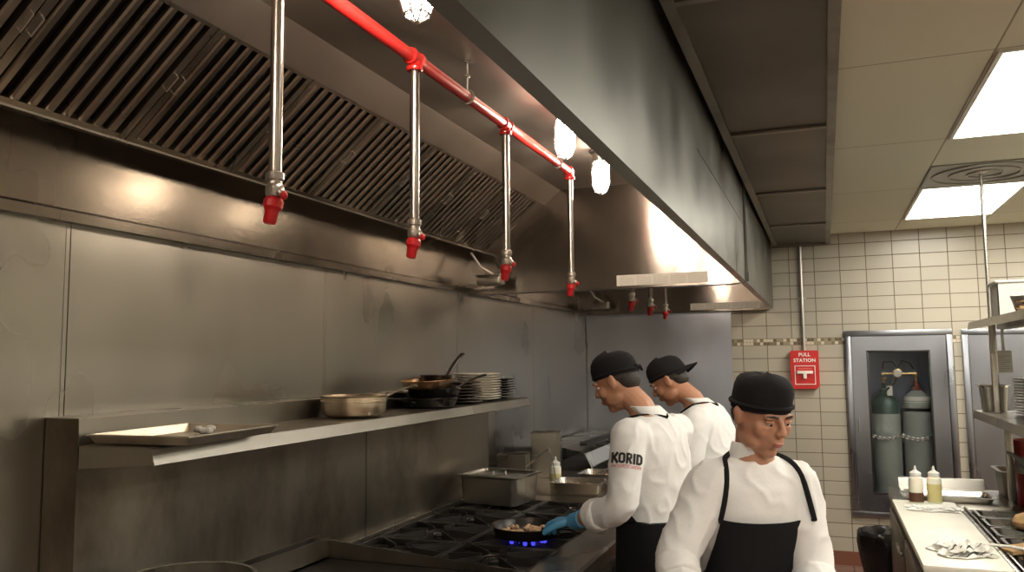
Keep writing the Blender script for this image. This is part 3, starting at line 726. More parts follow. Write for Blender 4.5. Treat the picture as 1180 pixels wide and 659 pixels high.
# tall narrow steel bins
def bin_(name, label, loc, lx, ly, h, rz=0, grp='narrow steel bins beyond the range'):
    t = thing(name, label, 'steel bin', (0, 0, 0), grp); m = MB(); w = .003
    m.box((-lx/2, -ly/2, 0), (lx/2, ly/2, w)).box((-lx/2, -ly/2, 0), (-lx/2+w, ly/2, h)).box((lx/2-w, -ly/2, 0), (lx/2, ly/2, h)).box((-lx/2, -ly/2, 0), (lx/2, -ly/2+w, h)).box((-lx/2, ly/2-w, 0), (lx/2, ly/2, h))
    m.build('bin_body', STEEL, t)
    r = [(lx/2, ly/2, h), (-lx/2, ly/2, h), (-lx/2, -ly/2, h), (lx/2, -ly/2, h)]
    rp = []
    for a in range(4):
        p, q = V(r[a]), V(r[(a+1) % 4]); rp += [p.lerp(q, .08), p.lerp(q, .5), p.lerp(q, .92)]
    MB().tube(rp, .005, 6, closed=True).build('rolled_rim', STEEL, t)
    t.location = loc; t.rotation_euler = (0, 0, rz)
bin_('steel_bin', 'low narrow steel bin behind the lidded food pan', (-1.93, 5.02, .902), .19, .16, .19, math.radians(8))
bin_('steel_bin', 'tall narrow steel bin, taller one beside the squeeze bottle', (-1.83, 5.40, .902), .20, .16, .30, math.radians(14))
def squeeze(name, label, loc, fill, fm, grp=None, h=.15, r=.032):
    t = thing(name, label, 'squeeze bottle', (0, 0, 0), grp)
    MB().lathe([(0, 0), (r*.95, 0), (r, .006), (r, h*.82), (r*.92, h*.92), (r*.7, h*.98), (r*.7, h), (0, h)], 20).build('bottle_body', BOTTLE, t)
    MB().lathe([(r+.0004, .006), (r+.0004, h*fill), (r+.0002, h*fill+.001), (r+.0001, .006)], 20, None, closed=False).build('sauce_fill', fm, t)
    MB().lathe([(0, 0), (r*.80, 0), (r*.80, .016), (r*.5, .022), (.008, .030), (.004, .052), (0, .052)], 16, Tm((0, 0, h))).build('nozzle_cap', WHITEPL, t)
    t.location = loc; return t
squeeze('squeeze_bottle', 'squeeze bottle of pale yellow sauce on the cooking line beside the chef', (-1.63, 4.98, .902), .6, SAUCE, h=.135, r=.036)
# low pans with spoons beyond the lidded pan
def spoon(label, a, b, name='spoon', grp='spoons in the low pans'):
    a, b = V(a), V(b); d = (b-a).normalized()
    t = thing(name, label, 'spoon', a[:], grp)
    MB().tube([a, a.lerp(b, .5)+V((0, 0, .004)), b], [.0045, .004, .006], 6).build('handle', STEEL, t)
    MB().ball((0, 0, 0), (.032, .022, .008), Matrix.Translation(a - d*.02) @ d.to_track_quat('X', 'Z').to_matrix().to_4x4(), 12, 8).build('bowl', STEEL, t)
hotel('shallow_food_pan', 'shallow steel food pan right of the lidded pan, nearer one with a spoon', (-1.43, 4.84, .902), .30, .24, .065, .05, STEEL, group='shallow pans past the range')
hotel('shallow_food_pan', 'shallow steel food pan under the squeeze bottle and the farther spoon', (-1.38, 5.25, .902), .30, .26, .065, 0, STEEL, group='shallow pans past the range')
for (x, y, lab, mm) in ((-1.43, 4.84, 'browned meat pieces in the nearer shallow pan', FOOD), (-1.38, 5.25, 'browned meat pieces in the farther shallow pan', FOOD)):
    m = MB(); rd = random.Random(int(y*10))
    for k in range(40): m.ball((rd.uniform(-.11, .11), rd.uniform(-.09, .09), .004+rd.uniform(0, .02)), (rd.uniform(.012, .03), .014, .011), None, 8, 5)
    f = m.build('cooked_meat', mm); f.location = (x, y, .915); tag(f, lab, 'food', kind='stuff')
spoon('spoon leaning out of the nearer shallow pan, handle towards the chef', (-1.43, 4.80, .945), (-1.28, 5.02, 1.03))
spoon('spoon leaning out of the farther shallow pan, handle towards the chef', (-1.42, 5.20, .945), (-1.26, 5.42, 1.04))
t = thing('tongs', 'steel tongs crossed over the far edge of the lidded pan', 'tongs', (-1.55, 4.42, 1.09))
MB().tube([(-1.60, 4.34, 1.098), (-1.56, 4.45, 1.15), (-1.53, 4.56, 1.19)], [.009, .007, .005], 6, flat=.3).build('arm', STEEL, t)
MB().tube([(-1.47, 4.50, 1.0), (-1.50, 4.53, 1.12), (-1.53, 4.56, 1.19)], [.009, .007, .005], 6, flat=.3).build('arm', STEEL, t)

# ------------------------------------------------------------------ fire pull station and conduits
t = thing('fire_pull_station', 'red fire pull station with white T handle on the tiled wall', 'fire alarm', (-.158, BY, 1.6))
x0, x1, z0, z1 = -.272, -.045, 1.44, 1.762; y = BY-.065
prof = [(x0, z0+.03), (x0+.02, z0), (x1-.02, z0), (x1, z0+.03), (x1, z1-.012), (x1-.012, z1), (x0+.012, z1), (x0, z1-.012)]
MB().prism(prof, y, BY-.001).build('housing', REDPL, t)
ix0, ix1, iz0, iz1 = x0+.032, x1-.030, z0+.035, z0+.195
m = MB(); w = .006
m.box((ix0, y-.004, iz0), (ix1, y, iz0+w)).box((ix0, y-.004, iz1-w), (ix1, y, iz1)).box((ix0, y-.004, iz0+w), (ix0+w, y, iz1-w)).box((ix1-w, y-.004, iz0+w), (ix1, y, iz1-w))
m.build('white_border', INKWHITE, t)
MB().box((ix0+.02, y-.022, iz0+.092), (ix1-.02, y-.002, iz0+.116), bev=.003).box((-.172, y-.026, iz0+.050), (-.145, y-.002, iz0+.095), bev=.004).build('pull_handle', INKWHITE, t)
for txt, zz, s_ in (('PULL', z1-.036, .040), ('STATION', z1-.084, .040)):
    m = textmesh(txt, s_, .0012); M = Matrix.Translation((-.158, y-.0015, zz)) @ Matrix.Rotation(PI/2, 4, 'X')
    m.v = [tuple(M @ V(p)) for p in m.v]; m.build('lettering', INKWHITE, t, smooth=0)
m = MB()
for k in range(11): m.box((ix0+.03+k*.010, y-.001, iz1-.030), (ix0+.037+k*.010, y+.0, iz1-.024))
m.build('small_print', simple('faded_red_print', (.75, .25, .2), .5), t)
t = thing('conduit', 'thin grey conduit running down the tiles to the red pull station', 'conduit', (-.158, BY-.02, 1.762))
MB().cyl((-.158, BY-.02, 1.765), (-.158, BY-.02, 2.655), .0125).build('pipe', CHROME, t)
MB().lathe([(0, 0), (.018, 0), (.018, .03), (0, .03)], 12, Tm((-.158, BY-.02, 1.763))).build('connector', CHROME, t)
MB().box((-.19, BY-.024, 2.20), (-.126, BY-.001, 2.215)).build('strap', CHROME, t)

# ------------------------------------------------------------------ gas cylinder cabinet
t = thing('cylinder_cabinet', 'steel wall cabinet with a tall glass window in the tiled wall', 'wall cabinet', (.565, BY, .40))
a0, a1, b0, b1 = .165, .965, .40, 1.92
m = MB(); fw = .045
for q in ((a0, b0, a1, b0+fw), (a0, b1-fw, a1, b1), (a0, b0+fw, a0+fw, b1-fw), (a1-fw, b0+fw, a1, b1-fw)): m.box((q[0], BY-.03, q[1]), (q[2], BY-.001, q[3]), bev=.003)
m.build('outer_frame', STEEL_CAB, t)
w0, w1, v0, v1 = .325, .80, .585, 1.755
m = MB(); q0, q1, r0, r1 = a0+fw+.004, a1-fw-.004, b0+fw+.004, b1-fw-.004
for q in ((q0, r0, q1, v0), (q0, v1, q1, r1), (q0, v0, w0, v1), (w1, v0, q1, v1)): m.box((q[0], BY-.024, q[1]), (q[2], BY-.006, q[3]))
dr = m.build('door', STEEL_CAB, t)
m = MB(); g_ = .016
for q in ((w0, v0, w1, v0+g_), (w0, v1-g_, w1, v1), (w0, v0+g_, w0+g_, v1-g_), (w1-g_, v0+g_, w1, v1-g_)): m.box((q[0], BY-.027, q[1]), (q[2], BY-.006, q[3]), bev=.003)
m.build('gasket', BLACKPL, dr)
MB().box((w0+g_, BY-.014, v0+g_), (w1-g_, BY-.010, v1-g_)).build('glass_pane', GLASS, dr)
MB().tube([(.245, BY-.024, 1.20), (.245, BY-.05, 1.20), (.243, BY-.05, 1.10), (.243, BY-.024, 1.10)], .006, 8).build('handle', CHROME, dr)
m = MB(); D2 = 7.72
m.box((CX0+.002, D2, CZ0), (CX1-.002, D2+.01, CZ1)).box((CX0+.002, BY, CZ0+.002), (CX0+.008, D2, CZ1-.002)).box((CX1-.008, BY, CZ0+.002), (CX1-.002, D2, CZ1-.002)).box((CX0+.008, BY, CZ0+.002), (CX1-.008, D2, CZ0+.03)).box((CX0+.008, BY, CZ1-.012), (CX1-.008, D2, CZ1-.002))
m.build('cabinet_box', CABIN, t)
def gas_cyl(x, shoulder, label, ztop, valvemat, name='gas_cylinder'):
    y = 7.53; t = thing(name, label, 'gas cylinder', (x, y, .471)); r = .116; z0 = .472
    if shoulder is CYLGREY: MB().lathe([(r*.99, ztop-.17+.074), (r*.90, ztop-.17+.106), (r*.84, ztop-.17+.122), (r*.82, ztop-.17+.120)], 28, Tm((x, y, 0)), closed=False).build('label_band', LABELM, t)
    MB().lathe([(0, 0), (r*.9, 0), (r, .02), (r, ztop-z0-.17), (0, ztop-z0-.17)], 28, Tm((x, y, z0))).build('cylinder_body', CYLGREY, t)
    zs = ztop-.17
    MB().lathe([(r+.0005, 0 if shoulder is CYLGREEN else .03), (r+.0005, .055), (r*.97, .085), (r*.80, .125), (r*.52, .155), (.034, .172), (0, .172)], 28, Tm((x, y, zs-.001)), closed=False).build('shoulder', shoulder, t)
    MB().lathe([(0, .165), (.032, .165), (.034, .17), (.034, .20), (.022, .205), (.018, .25), (0, .25)], 16, Tm((x, y, zs))).build('collar', valvemat, t)
    v = MB().lathe([(0, .25), (.012, .25), (.012, .285), (.028, .285), (.028, .297), (0, .297)], 12, Tm((x, y, zs))).build('valve', BRASS, t)
    return t
gas_cyl(.455, CYLGREEN, 'grey gas cylinder with a dark green shoulder, left one in the cabinet', 1.40, CYLGREEN)
gas_cyl(.705, CYLGREY, 'grey gas cylinder with a red brown collar, right one in the cabinet', 1.42, REDBROWN)
MB_ = MB()
t = thing('gas_regulator', 'round dial gauge and brass tube joining the two gas cylinders', 'gas regulator', (.565, 7.47, 1.56))
MB().cyl((.455, 7.47, 1.56), (.70, 7.47, 1.56), .009).cyl((.455, 7.47, 1.56), (.455, 7.53, 1.555), .012).cyl((.70, 7.47, 1.56), (.70, 7.53, 1.56), .012).build('manifold', BRASS, t)
gm = Matrix.Translation((.56, 7.455, 1.565)) @ Matrix.Rotation(PI/2, 4, 'X')
d = MB().lathe([(0, 0), (.036, 0), (.036, .022), (.032, .024), (0, .024)], 24, gm).build('gauge', BRASS, t)
MB().lathe([(0, .0245), (.030, .0245), (.030, .0255), (0, .0255)], 24, gm).build('dial_face', INKWHITE, d)
MB().tube([(.58, 7.47, 1.58), (.53, 7.47, 1.66), (.46, 7.48, 1.66), (.455, 7.50, 1.60)], .007, 8).tube([(.55, 7.47, 1.58), (.60, 7.47, 1.67), (.66, 7.48, 1.65), (.69, 7.50, 1.60)], .007, 8).tube([(.555, 7.46, 1.55), (.52, 7.46, 1.47), (.46, 7.44, 1.42)], .013, 8).build('hose', HOSE, t)
m = MB(); n = 26
for k in range(n):
    f = (k+.5)/n; x = .332+.465*f; zz = 1.06-.03*abs(math.sin(f*2*PI)); M = Matrix.Translation((x, 7.395, zz)) @ Matrix.Rotation((PI/2)*(k % 2), 4, 'X')
    m.add(*(lambda q: (q.v, q.f))(MB().tube([(.015*math.cos(2*PI*j/10), 0.009*math.sin(2*PI*j/10), 0) for j in range(10)], .004, 5, closed=True)), M)
m.box((.565, 7.396, 1.00), (.575, 7.404, 1.08))
one('safety_chain', m, PIPE, 'steel chain across the two gas cylinders in the cabinet', 'chain', loc=(.57, 7.395, 1.05))
one('tank_tag', MB().box((.475, 7.44, 1.38), (.515, 7.442, 1.46)), PAPER, 'small white tag hanging on the green shouldered gas cylinder', 'tag', loc=(.495, 7.441, 1.42))
# second steel cabinet at the right
t = thing('steel_cabinet', 'plain steel wall cabinet at the right, behind the plate shelf', 'wall cabinet', (1.45, BY, .30))
a0, a1, b0, b1 = 1.03, 1.85, .30, 1.915
m = MB()
for q in ((a0, b0, a1, b0+fw), (a0, b1-fw, a1, b1), (a0, b0+fw, a0+fw, b1-fw), (a1-fw, b0+fw, a1, b1-fw)): m.box((q[0], BY-.03, q[1]), (q[2], BY-.001, q[3]), bev=.003)
m.build('outer_frame', STEEL_CAB, t)
MB().box((a0+fw+.004, BY-.024, b0+fw+.004), (a1-fw-.004, BY-.001, b1-fw-.004)).build('door', STEEL_CAB, t)

# ------------------------------------------------------------------ waste bin
t = thing('waste_bin', 'waste bin with a black plastic liner beneath the cutting board end', 'waste bin', (.36, 6.05, 0))
MB().lathe([(0, 0), (.13, 0), (.155, .48), (.160, .49), (.152, .49), (.126, .01), (0, .01)], 28, Tm((.335, 6.05, 0)), closed=False).build('bin_body', BLACKPL, t)
rd = random.Random(5); seg = 40; rings = []
for i, (r, z) in enumerate([(.135, .12), (.145, .25), (.175, .40), (.182, .47), (.180, .525), (.168, .545), (.155, .52), (.145, .42), (.13, .25)]):
    rings.append([(.335+(r+.010*noise.noise(V((k*.55, i*.8, 0)))+.006*math.sin(k*2.3+i))*math.cos(2*PI*k/seg), 6.05+(r+.010*noise.noise(V((k*.55, i*.8, 0))))*math.sin(2*PI*k/seg), z+.010*noise.noise(V((k*.4, i, 5)))) for k in range(seg)])
MB().loft(rings).build('bin_liner', BAG, t)

# ------------------------------------------------------------------ prep table (right)
TZ = .90
t = thing('prep_table', 'refrigerated steel prep table with a row of food wells at the right', 'prep table', (.8, 4.4, 0))
TX0, TX1, TY0, TY1 = .345, 1.30, 3.46, 5.62
MB().box((TX0, TY0, .12), (TX1, TY1, .84), bev=.004).build('body', STEEL_DARK, t)
MB().box((TX0-.01, TY0-.01, .84), (.62, 4.90, TZ), bev=.003).box((TX0-.01, 4.91, .84), (TX1, TY1, TZ), bev=.003).box((1.16, TY0-.01, .84), (TX1, 4.90, TZ), bev=.003).box((.62, TY0-.01, .84), (1.16, TY0+.01, TZ)).box((.62, TY0, .70), (1.16, 4.90, .72)).build('worktop', STEEL, t)
MB().box((.615, TY0-.005, TZ-.01), (.632, 4.90, TZ+.022), bev=.003).box((.650, TY0-.005, TZ-.01), (.662, 4.90, TZ+.012), bev=.003).build('board_rail', STEEL, t)
MB().sheet([(TY1-.22, TZ+.002), (TY1-.03, TZ+.002), (TY1-.01, TZ+.055), (TY1+.01, TZ+.058)], TX0+.05, .86, .003, axis='x').build('rear_upstand', STEEL, t)
for k in range(2):
    y0 = TY0+.06+k*1.0; d = MB().box((TX0-.018, y0, .18), (TX0-.001, y0+.92, .80), bev=.004).build('door', STEEL_DARK, t)
    MB().box((TX0-.035, y0+.06, .70), (TX0-.016, y0+.3, .72), bev=.003).build('handle', STEEL, d)
for x in (TX0+.05, TX1-.05):
    for y in (TY0+.06, TY1-.06): MB().cyl((x, y, 0), (x, y, .12), .022).build('leg', STEEL, t)
# open hinged black lid
M = None
l = MB().sheet([(1.10, .925), (.905, 1.19), (.885, 1.195)], 3.5, 5.02, .012).build('lid', simple('dark_lid', (.035, .038, .038), .4), t)
MB().sheet([(1.10, .925), (.905, 1.19)], 3.5, 3.51, -.04).build('lid_flange', STEEL_DARK, l)
# food pans in the wells
conts = [('sliced brown mushrooms', FOOD), ('shredded lettuce', simple('lettuce', (.30, .38, .12), .6, var=.4, vscale=40)), ('red salsa', simple('salsa', (.40, .07, .03), .4, var=.3, vscale=50)), ('cream', PLATEW), ('chopped onions', simple('onion', (.6, .55, .42), .5)), ('browned chicken', FOOD)]
pos = ['farthest along the prep table', 'second from the far end of the prep table', 'third from the far end of the prep table', 'fourth from the far end of the prep table, by the bread', 'under the sandwich bread on the prep table', 'nearest one on the prep table']
for k in range(6):
    y = 4.76 - .232*k
    hotel('topping_pan', 'small steel topping pan ' + pos[k], (.915, y, TZ-.10), .44, .196, .105, 0, STEEL, group='topping pans in the prep table', rim=.010)
# cutting board
one('cutting_board', MB().box((.31, 3.43, TZ+.001), (.61, 4.93, TZ+.028), bev=.005), BOARD, 'long white plastic cutting board along the edge of the prep table', 'cutting board', loc=(.46, 4.18, TZ))
BZ = TZ+.0285
g = 'squeeze bottles on the cutting board'
squeeze('squeeze_bottle', 'squeeze bottle with dark sauce in its lower part, left of the pair', (.425, 4.86, BZ), .38, DARKSAUCE, g, h=.14, r=.036)
squeeze('squeeze_bottle', 'squeeze bottle of pale sauce, right one of the pair on the board', (.515, 4.88, BZ), .7, SAUCE, g, h=.14, r=.036)
# towels
def towel(name, label, cx_, cy_, lx, ly, rz, h, seed, layers):
    t = thing(name, label, 'towel', (cx_, cy_, BZ)); M = Tm((cx_, cy_, BZ), rz)
    m = MB(); st = MB(); nx, ny = 44, 30
    for L in range(layers):
        sx = lx*(1-.18*L); sy = ly*(1-.22*L); ox = .012*L*(1 if L % 2 else -1)
        def P(i, j, dz=0):
            u, v = i/nx-.5, j/ny-.5
            fold = abs(noise.noise(V((u*5+seed, v*4+L*3, seed))))*h*1.6 + .4*h*max(0, noise.noise(V((u*11, v*9+L, seed))))
            e = 1-min(1, max(abs(u), abs(v))*2)**6
            wob = .022*noise.noise(V((u*3, v*3, seed+9)))
            return (u*sx+ox+wob+.012*math.sin(v*9+L+seed), v*sy+wob*.9+.010*math.sin(u*8+L), .0015+L*h*.55+fold*(.35+.65*e)+dz)
        top = [P(i, j, .0025) for i in range(nx+1) for j in range(ny+1)]; bot = [P(i, j) for i in range(nx+1) for j in range(ny+1)]
        o = len(top); fs = []
        for i in range(nx):
            for j in range(ny):
                a = i*(ny+1)+j; fs.append((a, a+ny+1, a+ny+2, a+1)); fs.append((a+o, a+1+o, a+ny+2+o, a+ny+1+o))
        for i in range(nx): a = i*(ny+1); b = a+ny; fs += [(a, a+o, a+ny+1+o, a+ny+1), (b, b+ny+1, b+ny+1+o, b+o)]
        for j in range(ny): a = j; b = nx*(ny+1)+j; fs += [(a, a+1, a+1+o, a+o), (b, b+o, b+1+o, b+1)]
        m.add(top+bot, fs, M)
        for j in (3, ny-3):
            st.add([tuple(V(P(i, j, .0030))) for i in range(nx+1)] + [tuple(V(P(i, j+1, .0030))) for i in range(nx+1)], [(i, i+1, i+nx+2, i+nx+1) for i in range(nx)], M)
    m.build('cloth', TOWEL, t, smooth=60); st.build('stripe', TOWELSTR, t)
towel('kitchen_towel', 'folded white towel lying flat before the two squeeze bottles', .485, 4.66, .24, .16, .05, .012, 2, 2)
towel('kitchen_towel', 'crumpled white towel with dark stripe at the near end of the board', .470, 3.66, .19, .17, .3, .032, 7, 2)
# bread and sandwich
t = thing('sandwich_bread', 'slices of toasted bread fanned out over the topping pans', 'bread', (.745, 3.86, TZ+.012))
for k in range(4):
    M = Tm((.705+k*.045, 3.86-k*.015, TZ+.014+k*.013), .3+k*.12, 0, math.radians(-6-k*3))
    bm_ = MB(); bm_.prism([(-.055, -.05), (.055, -.05), (.06, .02), (.05, .05), (.02, .06), (-.02, .06), (-.05, .05), (-.06, .02)], 0, .012, M, axis='z'); bm_.build('slice', BREAD, t)
t = thing('bread_roll', 'round orange brown bread roll at the right edge above the topping pans', 'bread', (.845, 4.38, TZ+.01))
MB().lathe([(0, 0), (.055, 0), (.068, .012), (.070, .03), (.055, .055), (.03, .066), (0, .07)], 24, Tm((.845, 4.38, TZ+.012))).build('bun', BREAD, t)
t = thing('serving_spoon', 'white handled spoon resting across the board rail near the bread', 'spoon', (.64, 3.80, TZ+.03))
MB().tube([(.56, 3.85, TZ+.034), (.66, 3.82, TZ+.036), (.76, 3.78, TZ+.03)], [.007, .006, .008], 8).build('handle', WHITEPL, t)
hotel('white_tray_pan', 'shallow steel tray on the table behind the squeeze bottles', (.62, 5.19, TZ+.002), .42, .24, .03, 0, STEEL, cat='tray')
hotel('deep_square_pan', 'deep steel pan standing at the far right end of the table', (.985, 5.42, TZ+.002), .17, .26, .15, 0, STEEL_DARK)
t = thing('red_bucket', 'red bucket with a pale label behind the open black lid', 'bucket', (1.06, 5.10, TZ))
MB().lathe([(0, 0), (.085, 0), (.100, .31), (.105, .315), (.105, .345), (.098, .345), (.09, .31), (0, .30)], 28, Tm((1.03, 5.13, TZ+.002))).build('bucket_body', REDPL, t)
m = MB()
sg = [math.radians(a) for a in range(200, 281, 8)]
m.add([(1.03+.0985*math.cos(a), 5.13+.0985*math.sin(a), TZ+z) for z in (.17, .26) for a in sg] , [(i, i+1, i+1+len(sg), i+len(sg)) for i in range(len(sg)-1)]); m.build('label_strip', LABELM, t)

# overshelf frames
t = thing('lower_overshelf', 'lower stainless shelf over the prep table, carrying grey plates', 'shelf', (1.1, 4.5, TZ))
MB().sheet([(.835, 1.325), (.84, 1.37), (1.30, 1.37), (1.30, 1.36)], 3.3, 5.66, .003).build('shelf_board', STEEL, t)
MB().box((.86, 3.3, 1.335), (.88, 5.64, 1.368)).build('stiffener', STEEL_DARK, t)
for x in (.905, 1.27):
    for y in (3.9, 5.06): MB().box((x-.017, y-.017, TZ+.0), (x+.017, y+.017, 1.368), bev=.003).build('post', STEEL, t)
t = thing('upper_overshelf', 'upper stainless shelf above the plates, carrying the white bin', 'shelf', (1.1, 4.5, 1.37))
MB().sheet([(.84, 1.862), (.845, 1.905), (1.30, 1.905), (1.30, 1.895)], 3.3, 5.70, .003).build('shelf_board', STEEL, t)
MB().box((.96, 3.3, 1.855), (1.02, 5.5, 1.904)).build('stiffener', STEEL_DARK, t)
for x in (.905, 1.27):
    for y in (3.6, 5.32): MB().box((x-.017, y-.017, 1.374), (x+.017, y+.017, 1.904), bev=.003).build('post', STEEL, t)
t = thing('hanging_rod', 'thin steel rod hanging from the ceiling vent to the upper shelf', 'rod', (.875, 5.2, CZ))
MB().cyl((.872, 5.16, 1.91), (.872, 5.16, CZ-.012), .010).build('rod', PIPE, t)
MB().lathe([(0, 0), (.03, 0), (.03, -.004), (.014, -.012), (0, -.012)], 16, Tm((.872, 5.16, CZ-.0085))).build('flange', CHROME, t)
# small steel pan, plates, paper on lower shelf
hotel('small_food_pan', 'small empty steel pan on the lower shelf left of the grey plates', (.925, 5.52, 1.3745), .15, .16, .155, 0, STEEL, rim=.008)
stack('grey_plate', .125, PLATEG, 13, 1.09, 5.17, .0155, 1.3745, 'grey plates on the lower overshelf', ['lowest grey plate of the stack at the right edge', 'grey plate in the stack on the lower shelf at the right edge', 'topmost grey plate of the stack at the right edge'], h=.014, jit=.003, seed=9)
t = thing('paper_note', 'white paper note hanging under the upper shelf by the plates', 'paper', (.985, 5.515, 1.73))
MB().box((.945, 5.505, 1.60), (1.03, 5.507, 1.73)).box((.98, 5.504, 1.725), (.995, 5.506, 1.86)).build('sheet', PAPER, t)
m = MB()
for k in range(8): m.box((.955, 5.5045, 1.612+k*.012), (.955+(.062 if k % 3 else .04), 5.505, 1.615+k*.012))
m.build('printed_lines', INKGREY, t)
# white bin with bamboo skewers lying in its open side
t = thing('white_storage_bin', 'white plastic bin with an open front on the upper shelf', 'storage bin', (1.05, 4.9, 1.906))
bx0, bx1, by0, by1, bz0, bz1 = .875, 1.40, 4.93, 5.13, 1.909, 2.10
m = MB(); m.box((bx0, by1-.005, bz0), (bx1, by1, bz1-.01)).box((bx0, by0, bz0), (bx0+.005, by1, bz1-.01)).box((bx1-.005, by0, bz0), (bx1, by1, bz1-.01)).box((bx0, by0, bz0), (bx1, by1, bz0+.004))
m.prism([(bx0, bz0), (bx0+.085, bz0), (bx0+.055, bz0+.105), (bx1, bz0+.115), (bx1, bz1-.01), (bx0, bz1-.01)], by0, by0+.005)
m.build('bin_body', WHITEPL, t)
MB().box((bx0-.012, by0-.012, bz1-.014), (bx1+.012, by1+.012, bz1), bev=.006).build('rim_lid', WHITEPL, t)
t = thing('bamboo_skewers', 'bundle of tan bamboo skewers lying in the open white bin', 'skewers', (1.1, 4.8, 1.914))
rd = random.Random(8)
for k in range(26):
    y, z = 4.955+rd.uniform(0, .15), 1.917+rd.uniform(0, .075)
    MB().cyl((.965+rd.uniform(0, .03), y, z), (1.38, y+rd.uniform(-.01, .02), z+rd.uniform(-.003, .006)), .0045, seg=6).build('skewer', WOOD, t)

# ------------------------------------------------------------------ people
def remesh(mb, voxel, smooth=2, wrinkle=None, sub=None):
    """fuse overlapping closed shapes into one continuous skin"""
    me = bpy.data.meshes.new('fuse'); me.from_pydata(mb.v, [], mb.f)
    bm = bmesh.new(); bm.from_mesh(me); bmesh.ops.recalc_face_normals(bm, faces=bm.faces); bm.to_mesh(me); bm.free()
    o = bpy.data.objects.new('fuse', me); COL.objects.link(o)
    md = o.modifiers.new('r', 'REMESH'); md.mode = 'VOXEL'; md.voxel_size = voxel; md.adaptivity = 0
    bpy.context.view_layer.update()
    dg = bpy.context.evaluated_depsgraph_get(); e = o.evaluated_get(dg).to_mesh()
    bm = bmesh.new(); bm.from_mesh(e); o.evaluated_get(dg).to_mesh_clear()
    bpy.data.objects.remove(o); bpy.data.meshes.remove(me)
    for _ in range(smooth): bmesh.ops.smooth_vert(bm, verts=bm.verts, factor=.5, use_axis_x=True, use_axis_y=True, use_axis_z=True)
    if wrinkle:
        bm.normal_update()
        for v in bm.verts: v.co += v.normal * wrinkle(v.co)
    bm.verts.index_update()
    r = MB(); r.v = [v.co[:] for v in bm.verts]; r.f = [tuple(q.index for q in f.verts) for f in bm.faces]; bm.free()
    return r
def frame(yaw, pitch=0, roll=0, loc=(0, 0, 0)):
    return Matrix.Translation(loc) @ Matrix.Rotation(yaw, 4, 'Z') @ Matrix.Rotation(-pitch, 4, 'X') @ Matrix.Rotation(roll, 4, 'Y')
def tsections(hip, neck, yaw, tab, off=0, n=28, p=2.3, lo=-.3, hi=1.0, a0=0, a1=2*PI, bend=None):
    """elliptic torso sections between hip and neck base; tab = [(s, halfwidth, halfdepth, fwd)]"""
    hip = V(hip); neck = V(neck); X = V((math.cos(yaw), math.sin(yaw), 0)); F = V((-math.sin(yaw), math.cos(yaw), 0)); out = []
    ax = (neck-hip); L = ax.length; axn = ax/L; F2 = (F - axn*F.dot(axn)).normalized()
    for s, a, b, fw in tab:
        if s < lo or s > hi: continue
        c = hip + ax*s + F2*fw + (F*(.03*math.sin(max(0, min(1, s))*PI))*(-1 if bend else 0))
        r = []
        for k in range(n):
            t = a0 + (a1-a0)*k/(n if a1-a0 > 6.2 else n-1); ct, st = math.cos(t), math.sin(t)
            rx = abs(ct)**(2/p)*(1 if ct > 0 else -1); ry = abs(st)**(2/p)*(1 if st > 0 else -1)
            r.append(c + X*(a+off)*rx + F2*(b+off)*ry)
        out.append(r)
    return out
def wt(tab, w): return [(s_, a*w, b*w**.5, f_) for s_, a, b, f_ in tab]
BODY = [(-.22, .10, .09, 0), (-.12, .160, .115, -.005), (0, .168, .118, -.005), (.25, .150, .108, 0), (.5, .158, .115, .003), (.7, .172, .120, .004), (.84, .176, .108, 0), (.93, .140, .085, -.008), (1.0, .075, .065, -.01)]
COAT = [(-.30, .196, .146, 0), (-.20, .192, .143, 0), (-.10, .190, .142, 0), (.05, .186, .138, 0), (.25, .176, .130, .002), (.5, .182, .135, .005), (.7, .192, .138, .006), (.84, .192, .122, .002), (.93, .152, .098, -.006), (.99, .085, .078, -.010), (1.02, .066, .064, -.008)]
def head_shapes(m, M):
    m.ball((0, -.012, .030), (.074, .094, .086), M, 24, 16)
    m.ball((0, .012, -.036), (.061, .074, .080), M, 24, 16); m.ball((0, -.010, -.015), (.068, .075, .070), M, 24, 16)
    m.ball((0, .052, -.092), (.027, .026, .022), M)
    for s in (-1, 1):
        m.ball((s*.036, .052, -.022), (.026, .028, .028), M)
        m.ball((s*.028, .076, .022), (.026, .012, .009), M)
        m.ball((s*.046, .014, -.066), (.020, .044, .026), M)
        m.ball((s*.032, .0725, -.010), (.018, .010, .008), M)
        m.ball((s*.078, -.010, -.004), (.008, .017, .029), M); m.ball((s*.083, -.018, .010), (.007, .010, .018), M)
        m.ball((s*.010, .098, -.024), (.009, .009, .008), M)
    pts = [M @ V(p) for p in ((0, .080, .018), (0, .092, .004), (0, .101, -.012), (0, .106, -.020), (0, .093, -.029))]
    m.tube(pts, [.008, .009, .0105, .0110, .007], 10)
    m.ball((0, .082, -.052), (.024, .013, .0065), M); m.ball((0, .080, -.064), (.020, .013, .0075), M)
    m.ball((0, .078, -.045), (.026, .012, .016), M)
